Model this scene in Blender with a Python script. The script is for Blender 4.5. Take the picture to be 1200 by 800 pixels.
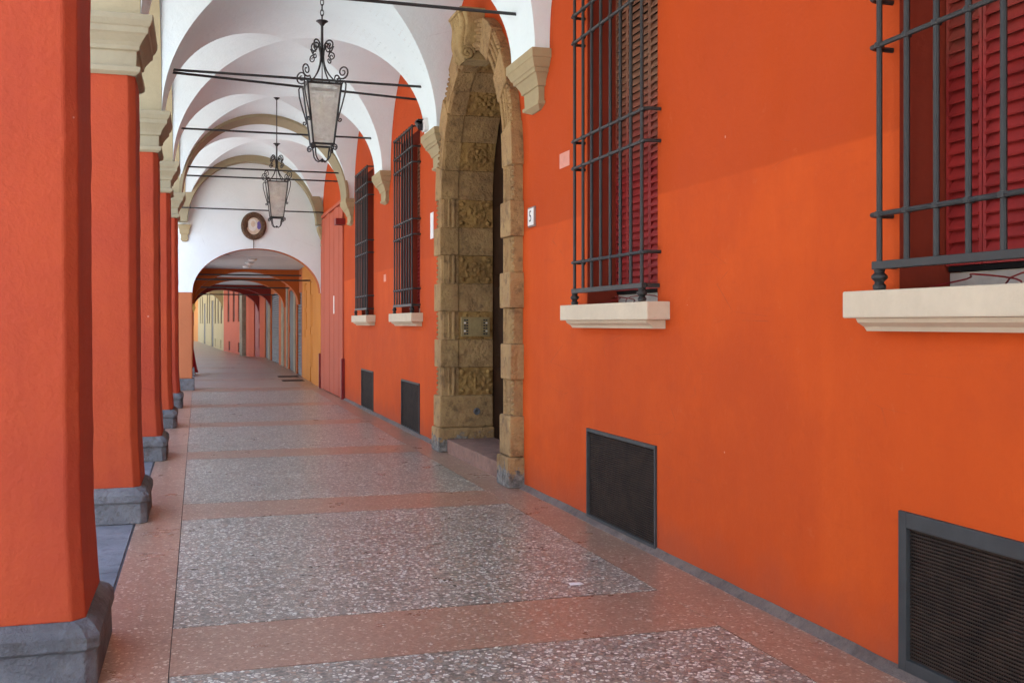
import bpy, math, random
from mathutils import Vector, Matrix
random.seed(7)
scene = bpy.context.scene
for o in list(bpy.data.objects): bpy.data.objects.remove(o)
COL = scene.collection
R = math.radians
PI = math.pi

# ------------------------------------------------------------------ camera
CAM_H = 1.6
YAW = math.atan(368 / 1228)
cd = bpy.data.cameras.new('camera'); cam = bpy.data.objects.new('camera', cd); COL.objects.link(cam)
cam.location = (0, 0, CAM_H); cam.rotation_euler = (R(90), 0, -YAW)
cd.sensor_width = 36; cd.lens = 36 * 1228 / 1200; cd.shift_y = -21 / 1200
cd.clip_start = 0.05; cd.clip_end = 2000
scene.camera = cam

# ------------------------------------------------------------------ sky, sun, exposure
SUN_EL, SUN_AZ = R(52), R(14)
S = Vector((math.cos(SUN_EL) * math.sin(SUN_AZ), -math.cos(SUN_EL) * math.cos(SUN_AZ), math.sin(SUN_EL)))
w = bpy.data.worlds.new('World'); scene.world = w; w.use_nodes = True
wn = w.node_tree.nodes; wl = w.node_tree.links
sky = wn.new('ShaderNodeTexSky'); sky.sky_type = 'NISHITA'; sky.sun_disc = False
sky.sun_elevation = SUN_EL; sky.sun_rotation = math.atan2(S.x, S.y)
wl.new(sky.outputs[0], wn['Background'].inputs[0]); wn['Background'].inputs[1].default_value = 0.15
ld = bpy.data.lights.new('sun', 'SUN'); ld.energy = 5.0; ld.angle = R(0.5); ld.color = (1, 0.965, 0.91)
sun = bpy.data.objects.new('sun', ld); COL.objects.link(sun)
sun.rotation_euler = S.to_track_quat('Z', 'Y').to_euler(); sun.location = (0, -10, 30)
scene.view_settings.view_transform = 'Standard'; scene.view_settings.look = 'None'
scene.view_settings.exposure = 2.97; scene.view_settings.gamma = 1
scene.view_settings.use_curve_mapping = False
try:
    scene.cycles.max_bounces = 10; scene.cycles.diffuse_bounces = 7; scene.cycles.glossy_bounces = 4
    scene.cycles.transmission_bounces = 8; scene.cycles.sample_clamp_indirect = 6
except Exception: pass

# ------------------------------------------------------------------ materials
class NT:
    def __init__(s, name):
        s.m = bpy.data.materials.new(name); s.m.use_nodes = True
        s.n = s.m.node_tree.nodes; s.l = s.m.node_tree.links
        s.b = s.n['Principled BSDF']
        s.pos = s.n.new('ShaderNodeNewGeometry').outputs['Position']
    def put(s, sock, v):
        if isinstance(v, bpy.types.NodeSocket): s.l.new(v, sock)
        elif isinstance(v, tuple) and len(v) == 3: sock.default_value = (*v, 1)
        else: sock.default_value = v
    def map(s, scale, src=None):
        n = s.n.new('ShaderNodeMapping'); n.inputs['Scale'].default_value = scale
        s.l.new(src or s.pos, n.inputs[0]); return n.outputs[0]
    def noise(s, scale, detail=4, rough=0.55, vec=None):
        n = s.n.new('ShaderNodeTexNoise'); n.inputs['Scale'].default_value = scale
        n.inputs['Detail'].default_value = detail; n.inputs['Roughness'].default_value = rough
        s.l.new(vec or s.pos, n.inputs['Vector']); return n.outputs[0]
    def vor(s, scale, feature='F1', out='Distance', vec=None, rnd=1.0):
        n = s.n.new('ShaderNodeTexVoronoi'); n.feature = feature; n.inputs['Scale'].default_value = scale
        n.inputs['Randomness'].default_value = rnd
        s.l.new(vec or s.pos, n.inputs['Vector']); return n.outputs[out]
    def ramp(s, fac, stops, interp='LINEAR'):
        n = s.n.new('ShaderNodeValToRGB'); n.color_ramp.interpolation = interp
        e = n.color_ramp.elements
        while len(e) < len(stops): e.new(0.5)
        for k, (p, c) in enumerate(stops):
            e[k].position = p
            e[k].color = (c, c, c, 1) if not isinstance(c, tuple) else (*c, 1)
        s.l.new(fac, n.inputs[0]); return n.outputs[0]
    def mix(s, fac, a, b, mode='MIX'):
        n = s.n.new('ShaderNodeMix'); n.data_type = 'RGBA'; n.blend_type = mode
        s.put(n.inputs[0], fac); s.put(n.inputs[6], a); s.put(n.inputs[7], b); return n.outputs[2]
    def math(s, op, a, b=0.0):
        n = s.n.new('ShaderNodeMath'); n.operation = op; s.put(n.inputs[0], a); s.put(n.inputs[1], b); return n.outputs[0]
    def z(s, i=2):
        n = s.n.new('ShaderNodeSeparateXYZ'); s.l.new(s.pos, n.inputs[0]); return n.outputs[i]
    def bump(s, h, strength, dist=0.01):
        n = s.n.new('ShaderNodeBump'); n.inputs['Strength'].default_value = strength
        n.inputs['Distance'].default_value = dist; s.l.new(h, n.inputs['Height']); s.l.new(n.outputs[0], s.b.inputs['Normal'])
    def out(s, col=None, rough=None, spec=None, metal=None):
        if col is not None: s.put(s.b.inputs['Base Color'], col)
        if rough is not None: s.put(s.b.inputs['Roughness'], rough)
        if spec is not None: s.put(s.b.inputs['Specular IOR Level'], spec)
        if metal is not None: s.put(s.b.inputs['Metallic'], metal)
        return s.m

def mul(c, k): return tuple(x * k for x in c)

def plaster(name, c, vary=0.16, scale=1.3, bump=0.25, flecks=0.0, streak=True, rough=0.85, c2=None):
    t = NT(name)
    c2 = c2 or mul(c, 1 - vary)
    a = t.ramp(t.noise(scale, 6, 0.62), [(0.3, 0.0), (0.7, 1.0)])
    col = t.mix(a, c, c2)
    if streak:
        st = t.ramp(t.noise(3.0, 4, 0.6, t.map((1, 1, 0.13))), [(0.5, 0.0), (0.78, 0.5)])
        col = t.mix(st, col, mul(c, 1 - vary * 1.3))
    fine = t.ramp(t.noise(26, 3, 0.6), [(0.35, 0.0), (0.8, 0.28)])
    col = t.mix(fine, col, mul(c, 1 + vary * 0.6))
    if flecks:
        col = t.mix(t.ramp(t.noise(2.6, 9, 0.78), [(0.655, 0.0), (0.675, 0.55)]), col, (c[0] * 1.25, c[1] * 2.2, c[2] * 3.2))
        v = t.vor(2.1); g = t.noise(60, 2)
        f = t.math('LESS_THAN', t.math('ADD', v, t.math('MULTIPLY', g, 0.02)), flecks)
        col = t.mix(t.math('MULTIPLY', f, 0.5), col, (0.62, 0.32, 0.24))
    ck = t.vor(0.8, 'DISTANCE_TO_EDGE', 'Distance', t.pos)
    ck = t.math('MULTIPLY', t.ramp(t.math('ADD', ck, t.math('MULTIPLY', t.noise(9, 4), 0.012)), [(0.004, 1.0), (0.0085, 0.0)]), t.ramp(t.noise(0.9, 3), [(0.54, 0.0), (0.62, 0.45)]))
    col = t.mix(ck, col, mul(c, 0.45))
    h = t.math('ADD', t.noise(38, 5, 0.65), t.math('MULTIPLY', t.noise(4, 4, 0.6), 3.2))
    t.bump(h, bump, 0.010)
    return t.out(col, rough, 0.3)

def plain(name, c, rough=0.6, spec=0.4, metal=0.0, vary=0.2, scale=9, bump=0.12):
    t = NT(name)
    col = t.mix(t.ramp(t.noise(scale, 5, 0.6), [(0.35, 0.0), (0.68, 1.0)]), c, mul(c, 1 - vary))
    if bump: t.bump(t.noise(scale * 5, 3), bump, 0.004)
    return t.out(col, rough, spec, metal)

def stone(name, c, c2, dirt, scale=4, bump=0.6, dirtz=None, carve=0):
    t = NT(name)
    col = t.mix(t.ramp(t.noise(scale, 7, 0.66), [(0.32, 0.0), (0.68, 1.0)]), c, c2)
    col = t.mix(t.ramp(t.noise(scale * 2.3, 6, 0.7), [(0.52, 0.0), (0.7, 0.75)]), col, dirt)
    col = t.mix(t.ramp(t.vor(34), [(0.0, 0.55), (0.16, 0.0)]), col, dirt)
    col = t.mix(t.ramp(t.noise(1.3, 8, 0.72), [(0.47, 0.0), (0.62, 0.55)]), col, mul(c2, 0.55))
    if dirtz:                                     # grey water stain rising from the pavement, a ragged edge of its own
        zz = t.math('ADD', t.z(), t.math('MULTIPLY', t.noise(9, 8, 0.75), 0.75))
        gm = t.mix(t.ramp(t.noise(14, 6, 0.7), [(0.4, 0.0), (0.62, 1.0)]), (0.075, 0.075, 0.075), (0.27, 0.26, 0.24))
        col = t.mix(t.ramp(zz, [(dirtz + 0.16, 0.9), (dirtz + 0.22, 0.0)]), col, gm)
    h = t.math('ADD', t.math('MULTIPLY', t.noise(30, 6, 0.7), 1.0), t.math('MULTIPLY', t.noise(7, 5, 0.6), 2.5))
    if carve:
        h = t.math('ADD', h, t.math('MULTIPLY', t.ramp(t.vor(15, 'SMOOTH_F1'), [(0.1, 1.0), (0.45, 0.0)]), carve))
    t.bump(h, bump, 0.02)
    return t.out(col, 0.85, 0.3)

def house_paint():
    t = NT('orange_plaster')
    edge = t.math('ADD', t.z(), t.math('MULTIPLY', t.noise(2.0, 4), 0.035))
    up = t.ramp(t.math('MULTIPLY', edge, 0.2), [(0.5005, 0.0), (0.5022, 1.0)])
    lo_c = t.mix(t.ramp(t.noise(0.9, 5, 0.6), [(0.32, 0.0), (0.7, 1.0)]), (0.585, 0.086, 0.0125), (0.515, 0.068, 0.010))
    lo_c = t.mix(t.ramp(t.noise(2.6, 4, 0.6, t.map((1, 1, 0.16))), [(0.5, 0.0), (0.8, 0.5)]), lo_c, (0.46, 0.056, 0.010))
    up_c = t.mix(t.ramp(t.noise(0.8, 5, 0.6), [(0.3, 0.0), (0.7, 1.0)]), (0.475, 0.064, 0.0085), (0.42, 0.053, 0.007))
    col = t.mix(up, lo_c, up_c)
    # scuffs and paint chips
    col = t.mix(t.ramp(t.noise(9, 6, 0.72), [(0.62, 0.0), (0.74, 0.28)]), col, (0.60, 0.16, 0.06))
    # old repairs, brush strokes, scratches and hand grime
    col = t.mix(t.ramp(t.noise(0.55, 7, 0.7), [(0.46, 0.0), (0.60, 0.55)]), col, (0.455, 0.062, 0.013))
    col = t.mix(t.ramp(t.noise(7, 6, 0.7, t.map((1, 0.25, 1.6))), [(0.60, 0.0), (0.72, 0.22)]), col, (0.40, 0.055, 0.014))
    scr = t.vor(1.7, 'DISTANCE_TO_EDGE', 'Distance', t.map((1, 0.5, 2.4)))
    scr = t.math('MULTIPLY', t.ramp(scr, [(0.0, 1.0), (0.0055, 0.0)]), t.ramp(t.noise(1.4, 4, 0.7), [(0.56, 0.0), (0.64, 0.5)]))
    col = t.mix(scr, col, (0.26, 0.06, 0.03))
    f = t.math('LESS_THAN', t.math('ADD', t.vor(2.9), t.math('MULTIPLY', t.noise(70, 2), 0.03)), 0.036)
    col = t.mix(t.math('MULTIPLY', f, 0.6), col, (0.66, 0.34, 0.24))
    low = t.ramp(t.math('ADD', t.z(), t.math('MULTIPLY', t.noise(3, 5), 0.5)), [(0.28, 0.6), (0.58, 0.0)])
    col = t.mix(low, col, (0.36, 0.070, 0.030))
    h = t.math('ADD', t.noise(42, 5, 0.65), t.math('MULTIPLY', t.noise(4, 5, 0.6), 3.0))
    t.bump(h, 0.34, 0.010)
    return t.out(col, 0.82, 0.13)

def terrazzo(name, cols, scale, cement, rough=0.34, cem=0.05, tint=None):
    t = NT(name)
    wob = t.n.new('ShaderNodeMixRGB')
    v2 = t.map((1, 1, 1))
    c = t.vor(scale, 'F1', 'Color', v2)
    sep = t.n.new('ShaderNodeSeparateColor'); t.l.new(c, sep.inputs[0])
    stops = []
    for k, cc in enumerate(cols): stops.append((k / len(cols), cc))
    peb = t.ramp(sep.outputs[0], stops, 'CONSTANT')
    peb = t.mix(t.math('MULTIPLY', sep.outputs[1], 0.15), peb, mul(cement, 1.0))
    e = t.vor(scale, 'DISTANCE_TO_EDGE', 'Distance', v2)
    col = t.mix(t.ramp(e, [(cem, 1.0), (cem + 0.09, 0.0)]), peb, cement)
    # smaller chips between
    c2 = t.vor(scale * 2.3, 'F1', 'Color')
    s2 = t.n.new('ShaderNodeSeparateColor'); t.l.new(c2, s2.inputs[0])
    col = t.mix(t.math('MULTIPLY', t.math('GREATER_THAN', s2.outputs[0], 0.72), 0.7), col, t.mix(s2.outputs[1], cols[0], cols[-1]))
    # wear and grime
    g = t.ramp(t.noise(1.1, 6, 0.65), [(0.35, 0.0), (0.72, 0.28)])
    col = t.mix(g, col, mul(cement, 0.8))
    ck = t.vor(0.55, 'DISTANCE_TO_EDGE', 'Distance')
    ck = t.math('MULTIPLY', t.ramp(t.math('ADD', ck, t.math('MULTIPLY', t.noise(12, 4), 0.008)), [(0.0042, 1.0), (0.0062, 0.0)]), t.ramp(t.noise(0.7, 3), [(0.5, 0.0), (0.6, 0.3)]))
    col = t.mix(ck, col, mul(cement, 0.35))
    col = t.mix(t.ramp(t.noise(2.2, 8, 0.72), [(0.58, 0.0), (0.70, 0.45)]), col, mul(cement, 0.62))
    if tint: col = t.mix(t.ramp(t.noise(0.5, 3), [(0.4, 0.0), (0.65, 0.35)]), col, tint)
    r = t.math('ADD', t.math('MULTIPLY', t.noise(2.3, 6, 0.7), 0.2), rough - 0.09)
    t.bump(t.math('ADD', t.noise(3, 3), t.math('MULTIPLY', t.noise(90, 2), 0.12)), 0.06, 0.01)
    return t.out(col, r, 0.5)

def glass_pane():
    t = NT('milky_lantern_glass')
    dirt = t.ramp(t.noise(5, 6, 0.7), [(0.35, 0.30), (0.75, 0.62)])
    t.out(t.mix(t.noise(9, 4), (0.80, 0.79, 0.76), (0.62, 0.58, 0.52)), 0.35, 0.4)
    tr = t.n.new('ShaderNodeBsdfTransparent'); tr.inputs[0].default_value = (0.95, 0.95, 0.93, 1)
    tl = t.n.new('ShaderNodeBsdfTranslucent'); tl.inputs[0].default_value = (0.85, 0.84, 0.80, 1)
    m1 = t.n.new('ShaderNodeMixShader'); m1.inputs[0].default_value = 0.5
    t.l.new(t.b.outputs[0], m1.inputs[1]); t.l.new(tl.outputs[0], m1.inputs[2])
    m2 = t.n.new('ShaderNodeMixShader'); t.l.new(dirt, m2.inputs[0]); t.l.new(tr.outputs[0], m2.inputs[1]); t.l.new(m1.outputs[0], m2.inputs[2])
    t.l.new(m2.outputs[0], t.n['Material Output'].inputs[0])
    return t.m

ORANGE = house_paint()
PILLAR = plaster('red_pillar_plaster', (0.32, 0.041, 0.018), 0.18, 0.7, 0.5, flecks=0.032, c2=(0.41, 0.064, 0.015))
WHITE = plaster('white_vault_plaster', (0.735, 0.83, 0.83), 0.08, 0.7, 0.32, streak=False)
ENDWHITE = plaster('cream_white_plaster', (0.745, 0.80, 0.785), 0.09, 0.9, 0.2)
TAN = plaster('tan_painted_plaster', (0.43, 0.36, 0.215), 0.16, 1.2, 0.25, streak=False)
TANR = plaster('shaded_tan_arch_paint', (0.33, 0.275, 0.165), 0.16, 1.2, 0.25, streak=False)  # the tan paint again, darkened to hold the shade on the cross arches
CAPS = plaster('capital_stone_paint', (0.335, 0.29, 0.185), 0.15, 2.5, 0.3)
CORBEL = plaster('corbel_stone_paint', (0.38, 0.30, 0.165), 0.18, 2.5, 0.3)
GREYBASE = stone('grey_base_stone', (0.185, 0.185, 0.185), (0.12, 0.12, 0.125), (0.085, 0.062, 0.042), 3.5, 0.9)
SAND = stone('weathered_sandstone', (0.44, 0.28, 0.115), (0.33, 0.19, 0.082), (0.095, 0.055, 0.028), 3.2, 1.0, dirtz=0.36)
SANDC = stone('carved_sandstone', (0.40, 0.24, 0.072), (0.32, 0.175, 0.056), (0.15, 0.08, 0.03), 4, 0.7, carve=1.6)
SANDK = stone('pale_carved_sandstone', (0.48, 0.34, 0.15), (0.36, 0.24, 0.10), (0.17, 0.10, 0.045), 4, 0.5, carve=0.6)
IRON = plain('black_iron', (0.028, 0.028, 0.028), 0.5, 0.45, 0.0, 0.4, 14, 0.15)
GRATE = plain('grey_painted_iron', (0.030, 0.029, 0.027), 0.5, 0.35, 0, 0.25, 12, 0.15)
VENTM = plain('rusty_dark_iron', (0.038, 0.022, 0.014), 0.75, 0.25, 0, 0.6, 7, 0.3)
RUST = plain('rust_brown_iron', (0.075, 0.038, 0.022), 0.8, 0.2, 0, 0.6, 9, 0.3)
VENTF = plain('dark_grey_frame_paint', (0.046, 0.046, 0.045), 0.6, 0.35, 0, 0.3, 6, 0.2)
BLACK = plain('dark_hollow', (0.012, 0.010, 0.009), 0.9, 0.1, 0, 0.2, 5, 0)
def shutter_paint():
    t = NT('red_shutter_paint')
    col = t.mix(t.ramp(t.noise(5, 5, 0.6), [(0.35, 0.0), (0.68, 1.0)]), (0.31, 0.022, 0.018), (0.20, 0.013, 0.011))
    brown_z = t.math('ADD', t.z(), t.math('MULTIPLY', t.noise(3, 5, 0.7), 0.9))            # browner towards the top, with a noisy edge
    col = t.mix(t.ramp(t.math('MULTIPLY', brown_z, 0.2), [(0.64, 0.0), (0.80, 0.7)]), col, (0.22, 0.14, 0.075))
    t.bump(t.noise(25, 3), 0.12, 0.004)
    return t.out(col, 0.6, 0.35)
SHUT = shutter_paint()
REVEAL = plaster('dark_red_reveal_paint', (0.25, 0.030, 0.011), 0.2, 2, 0.2)
SILL = plaster('cream_sill_stone', (0.62, 0.51, 0.36), 0.14, 3, 0.3)
FRAMEW = plain('old_cream_frame_paint', (0.50, 0.44, 0.36), 0.6, 0.3)
WOOD = plain('dark_brown_door_wood', (0.030, 0.012, 0.005), 0.6, 0.12, 0, 0.5, 5, 0.2)
SALMON = plaster('salmon_board_paint', (0.45, 0.10, 0.052), 0.12, 1.0, 0.15)
DKRED = plain('dark_red_paint', (0.22, 0.008, 0.008), 0.5)
SKIRT = stone('grey_skirting_cement', (0.19, 0.145, 0.12), (0.14, 0.105, 0.09), (0.075, 0.06, 0.05), 6, 0.6)
CREAMP = (0.60, 0.55, 0.47)
TERR = terrazzo('grey_pebble_terrazzo', [(0.10, 0.095, 0.075), (0.92, 0.93, 0.80), (0.33, 0.29, 0.215), (0.76, 0.73, 0.60), (0.45, 0.30, 0.20), (0.88, 0.89, 0.77), (0.28, 0.28, 0.235), (0.62, 0.52, 0.40), (0.38, 0.33, 0.26)], 44, (0.20, 0.175, 0.14), 0.29)
PINK = terrazzo('pink_terrazzo', [(0.37, 0.215, 0.14), (0.47, 0.31, 0.215), (0.30, 0.16, 0.10), (0.43, 0.265, 0.18), (0.70, 0.58, 0.44), (0.35, 0.19, 0.12), (0.26, 0.14, 0.09), (0.40, 0.24, 0.165)], 56, (0.31, 0.18, 0.12), 0.29)
BROWNF = terrazzo('brown_far_terrazzo', [(0.42, 0.33, 0.27), (0.48, 0.38, 0.31), (0.36, 0.28, 0.22)], 30, (0.35, 0.275, 0.22), 0.32)
JOINT = plain('dark_joint_cement', (0.10, 0.105, 0.115), 0.7, 0.3)
BLUEST = stone('blue_grey_paving_stone', (0.20, 0.205, 0.215), (0.15, 0.155, 0.165), (0.10, 0.10, 0.105), 3, 0.3)
ROADM = stone('street_stone_grey', (0.42, 0.42, 0.42), (0.36, 0.36, 0.36), (0.26, 0.26, 0.265), 3, 0.4)
OCHRE = plaster('pale_facade_plaster', (0.62, 0.58, 0.50), 0.15, 0.7, 0.2)
YEL = plaster('yellow_orange_plaster', (0.55, 0.20, 0.025), 0.13, 0.9, 0.2)
PEACH = plaster('peach_pier_plaster', (0.46, 0.15, 0.06), 0.14, 0.9, 0.2)
ORG2 = plaster('deep_orange_plaster', (0.42, 0.095, 0.016), 0.14, 0.9, 0.2)
RED2 = plaster('dark_red_arch_plaster', (0.17, 0.014, 0.008), 0.2, 0.9, 0.2)
CREAM = plaster('cream_facade_plaster', (0.42, 0.33, 0.17), 0.14, 0.7, 0.2)
GREYP = plaster('grey_ceiling_plaster', (0.48, 0.48, 0.47), 0.1, 0.7, 0.1, streak=False)
STONEP = stone('far_grey_pier_stone', (0.30, 0.25, 0.18), (0.22, 0.18, 0.13), (0.14, 0.12, 0.09), 2, 0.3)
DOORG = plain('dark_green_grey_door', (0.03, 0.035, 0.04), 0.6)
ROLLM = plain('grey_roller_shutter', (0.062, 0.066, 0.08), 0.5, 0.4, 0.0, 0.2, 3, 0)
REDCL = plain('red_cloth', (0.42, 0.012, 0.02), 0.8, 0.2, 0, 0.3, 6, 0.1)
GOLD = plaster('yellow_capital_paint', (0.55, 0.36, 0.10), 0.2, 3, 0.3)
PLAQ = plain('white_ceramic', (0.78, 0.75, 0.70), 0.3, 0.5, 0, 0.08, 8, 0)
INK = plain('black_ink', (0.02, 0.02, 0.025), 0.5)
PEELED = plain('pale_pink_undercoat', (0.70, 0.30, 0.22), 0.85, 0.2, 0, 0.12, 14, 0.3)
BRASS = plain('dull_brass', (0.36, 0.26, 0.115), 0.5, 0.4, 0.1, 0.3, 12, 0.15)
GLASS = glass_pane()
BULB = plain('ivory_candle_bulb', (0.80, 0.70, 0.45), 0.4)
CAMB = plain('black_plastic', (0.02, 0.02, 0.022), 0.4)
LAMPW = plain('white_lamp_glass', (0.75, 0.73, 0.70), 0.4)
FRAMEB = plain('carved_brown_frame', (0.13, 0.065, 0.030), 0.55, 0.4, 0, 0.5, 25, 0.5)
SKIN = plain('cream_painted_panel', (0.68, 0.55, 0.40), 0.6, 0.3, 0, 0.2, 10, 0)
VEIL = plain('white_painted_veil', (0.72, 0.69, 0.62), 0.6, 0.3, 0, 0.15, 12, 0)
BLUEP = plain('violet_blue_paint', (0.14, 0.11, 0.36), 0.6)

# ------------------------------------------------------------------ helpers
class MB:
    def __init__(s): s.v = []; s.f = []; s.mi = []
    def add(s, vs, fs, mi=0):
        o = len(s.v); s.v += [tuple(p) for p in vs]
        s.f += [tuple(o + i for i in f) for f in fs]; s.mi += [mi] * len(fs); return s
    def box(s, x0, x1, y0, y1, z0, z1, mi=0):
        vs = [(x, y, z) for z in (z0, z1) for y in (y0, y1) for x in (x0, x1)]
        return s.add(vs, [(0, 2, 3, 1), (4, 5, 7, 6), (0, 1, 5, 4), (2, 6, 7, 3), (0, 4, 6, 2), (1, 3, 7, 5)], mi)
    def rings(s, rings, cap=True, mi=0, closed=True):
        n = len(rings[0]); vs = [p for r in rings for p in r]; fs = []
        for k in range(len(rings) - 1):
            for i in range(n if closed else n - 1):
                j = (i + 1) % n
                fs.append((k * n + i, k * n + j, (k + 1) * n + j, (k + 1) * n + i))
        if cap:
            fs.append(tuple(range(n))[::-1]); fs.append(tuple((len(rings) - 1) * n + i for i in range(n)))
        return s.add(vs, fs, mi)
    def lathe(s, prof, seg=14, cx=0, cy=0, cz=0, mi=0):
        return s.rings([[(cx + r * math.cos(2 * PI * i / seg), cy + r * math.sin(2 * PI * i / seg), cz + z) for i in range(seg)] for r, z in prof], True, mi)
    def tube(s, pts, r, seg=6, mi=0, taper=None):
        pts = [Vector(p) for p in pts]; rings = []
        nrm = None
        for k, p in enumerate(pts):
            t = (pts[min(k + 1, len(pts) - 1)] - pts[max(k - 1, 0)])
            if t.length < 1e-9: t = Vector((0, 0, 1))
            t.normalize()
            if nrm is None:
                a = Vector((0, 0, 1)) if abs(t.z) < 0.9 else Vector((1, 0, 0))
                nrm = t.cross(a).normalized()
            else:
                nrm = (nrm - t * nrm.dot(t))
                nrm = nrm.normalized() if nrm.length > 1e-6 else t.orthogonal().normalized()
            b = t.cross(nrm); rr = r * (taper(k / (len(pts) - 1)) if taper else 1)
            rings.append([p + nrm * rr * math.cos(2 * PI * i / seg) + b * rr * math.sin(2 * PI * i / seg) for i in range(seg)])
        return s.rings(rings, True, mi)
    def stack(s, levels, cx=0, cy=0, ch=0.0, mi=0):     # square mouldings: (z, half x, half y), chamfer ch
        def ring(z, a, b):
            c = min(ch, a * 0.4, b * 0.4)
            if c <= 0: p = [(-a, -b), (a, -b), (a, b), (-a, b)]
            else: p = [(-a + c, -b), (a - c, -b), (a, -b + c), (a, b - c), (a - c, b), (-a + c, b), (-a, b - c), (-a, -b + c)]
            return [(cx + x, cy + y, z) for x, y in p]
        return s.rings([ring(*l) for l in levels], True, mi)
    def halfstack(s, levels, mi=0):                     # wall corbel: (z, half width along y, projection to -x)
        return s.rings([[(0.03, -b, z), (0.03, b, z), (-p, b, z), (-p, -b, z)] for z, b, p in levels], True, mi)
    def build(s, name, mats, parent=None, smooth=False, mat_world=None, bevel=0, sharp=35):
        me = bpy.data.meshes.new(name); me.from_pydata([tuple(p) for p in s.v], [], s.f)
        for m in (mats if isinstance(mats, (list, tuple)) else [mats]): me.materials.append(m)
        for p, i in zip(me.polygons, s.mi): p.material_index = i
        import bmesh
        bm = bmesh.new(); bm.from_mesh(me); bmesh.ops.recalc_face_normals(bm, faces=bm.faces); bm.to_mesh(me); bm.free()
        o = bpy.data.objects.new(name, me); COL.objects.link(o)
        if parent is not None: o.parent = parent
        if smooth:
            me.polygons.foreach_set('use_smooth', [True] * len(me.polygons))
            me.set_sharp_from_angle(angle=R(sharp))
        if bevel:
            b = o.modifiers.new('bevel', 'BEVEL'); b.width = bevel; b.segments = 2; b.limit_method = 'ANGLE'; b.angle_limit = R(40)
        me.update()
        return o

def tag(o, label=None, cat=None, group=None, kind=None):
    if label: o['label'] = label
    if cat: o['category'] = cat
    if group: o['group'] = group
    if kind: o['kind'] = kind
    return o
def thing(name, loc, label, cat, group=None, rz=0.0):
    o = bpy.data.objects.new(name, None); COL.objects.link(o); o.location = loc; o.rotation_euler = (0, 0, rz)
    o.empty_display_size = 0.2
    return tag(o, label, cat, group)
def inst(src, name, parent, loc=(0, 0, 0)):
    c = bpy.data.objects.new(name, src.data); COL.objects.link(c); c.parent = parent; c.location = loc
    for m in src.modifiers:
        b = c.modifiers.new(m.name, m.type)
        if m.type == 'BEVEL': b.width = m.width; b.segments = m.segments; b.limit_method = m.limit_method; b.angle_limit = m.angle_limit
    return c
def copy_tree(o, parent=None):
    c = o.copy(); COL.objects.link(c); c.parent = parent
    for ch in list(o.children): copy_tree(ch, c)
    return c

# ------------------------------------------------------------------ layout of the portico
WROT = 0.006
def wx(y): return 3.10 - WROT * y                  # plane of the house wall
BAY = 3.95
P = [5.39 + BAY * (k - 1) for k in range(-2, 6)]    # pillar lines, the last one is 21.19
P1 = 3                                             # index of the first pillar in view
END = 26.30                                        # the white arched end wall
BAND = 0.36                                        # half width of the cross bands
SPR, RISE = 4.08, 1.57                             # vault springing and rise
XL = -0.47
def xl(y): return -0.475 + 0.0095 * (y - 5.39)       # inner face of the arcade, converging slightly on the wall

# ------------------------------------------------------------------ ground, street, floor
g = MB().add([(-600, -600, -0.30), (600, -600, -0.30), (600, 600, -0.30), (-600, 600, -0.30)], [(0, 1, 2, 3)])
tag(g.build('ground', ROADM), kind='structure')
g = MB().box(-16.0, -1.42, -60, 140, -0.29, -0.15)
tag(g.build('road', ROADM), kind='structure')
fl = MB().box(-1.40, 3.8, -10, 27, -0.28, -0.012)
floor = tag(fl.build('floor', JOINT), kind='structure')
def slab(name, x0, x1, y0, y1, mat, top=0.0, parent=None, gap=0.004):
    b = MB().box(x0 + gap, x1 - gap, y0 + gap, y1 - gap, -0.05, top)
    return b.build(name, mat, parent or floor)
FX0, FX1 = -0.13, 2.65
edges = []
for k, p in enumerate(P): edges.append((p - 0.39, p + 0.39))
slab('border_band', -0.48, FX0 + 0.004, -9.9, 26.9, PINK)
slab('border_band', FX1 - 0.004, 3.4, -9.9, 26.9, PINK)
for a, b in edges: slab('cross_band', FX0, FX1, a, b, PINK)
for k in range(len(edges) - 1):
    slab('terrazzo_panel', FX0, FX1, edges[k][1], edges[k + 1][0], TERR, gap=0.006)
slab('terrazzo_panel', FX0, FX1, edges[-1][1], 25.6, TERR); slab('cross_band', FX0, FX1, 25.6, 26.9, PINK)
slab('terrazzo_panel', FX0, FX1, -9.9, edges[0][0], TERR)
y = -9.9
while y < 26.5:
    L = 1.316
    slab('paving_stone', -1.16, -0.49, y, min(y + L, 26.9), BLUEST, -0.002); y += L
kb = thing('kerb', (0, 0, 0), 'long grey stone kerb along the street edge of the portico', 'kerb')
y = -10
while y < 27:
    slab('kerb_stone', -1.41, -1.165, y, y + 1.5, BLUEST, 0.0, kb, 0.005); y += 1.5

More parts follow.
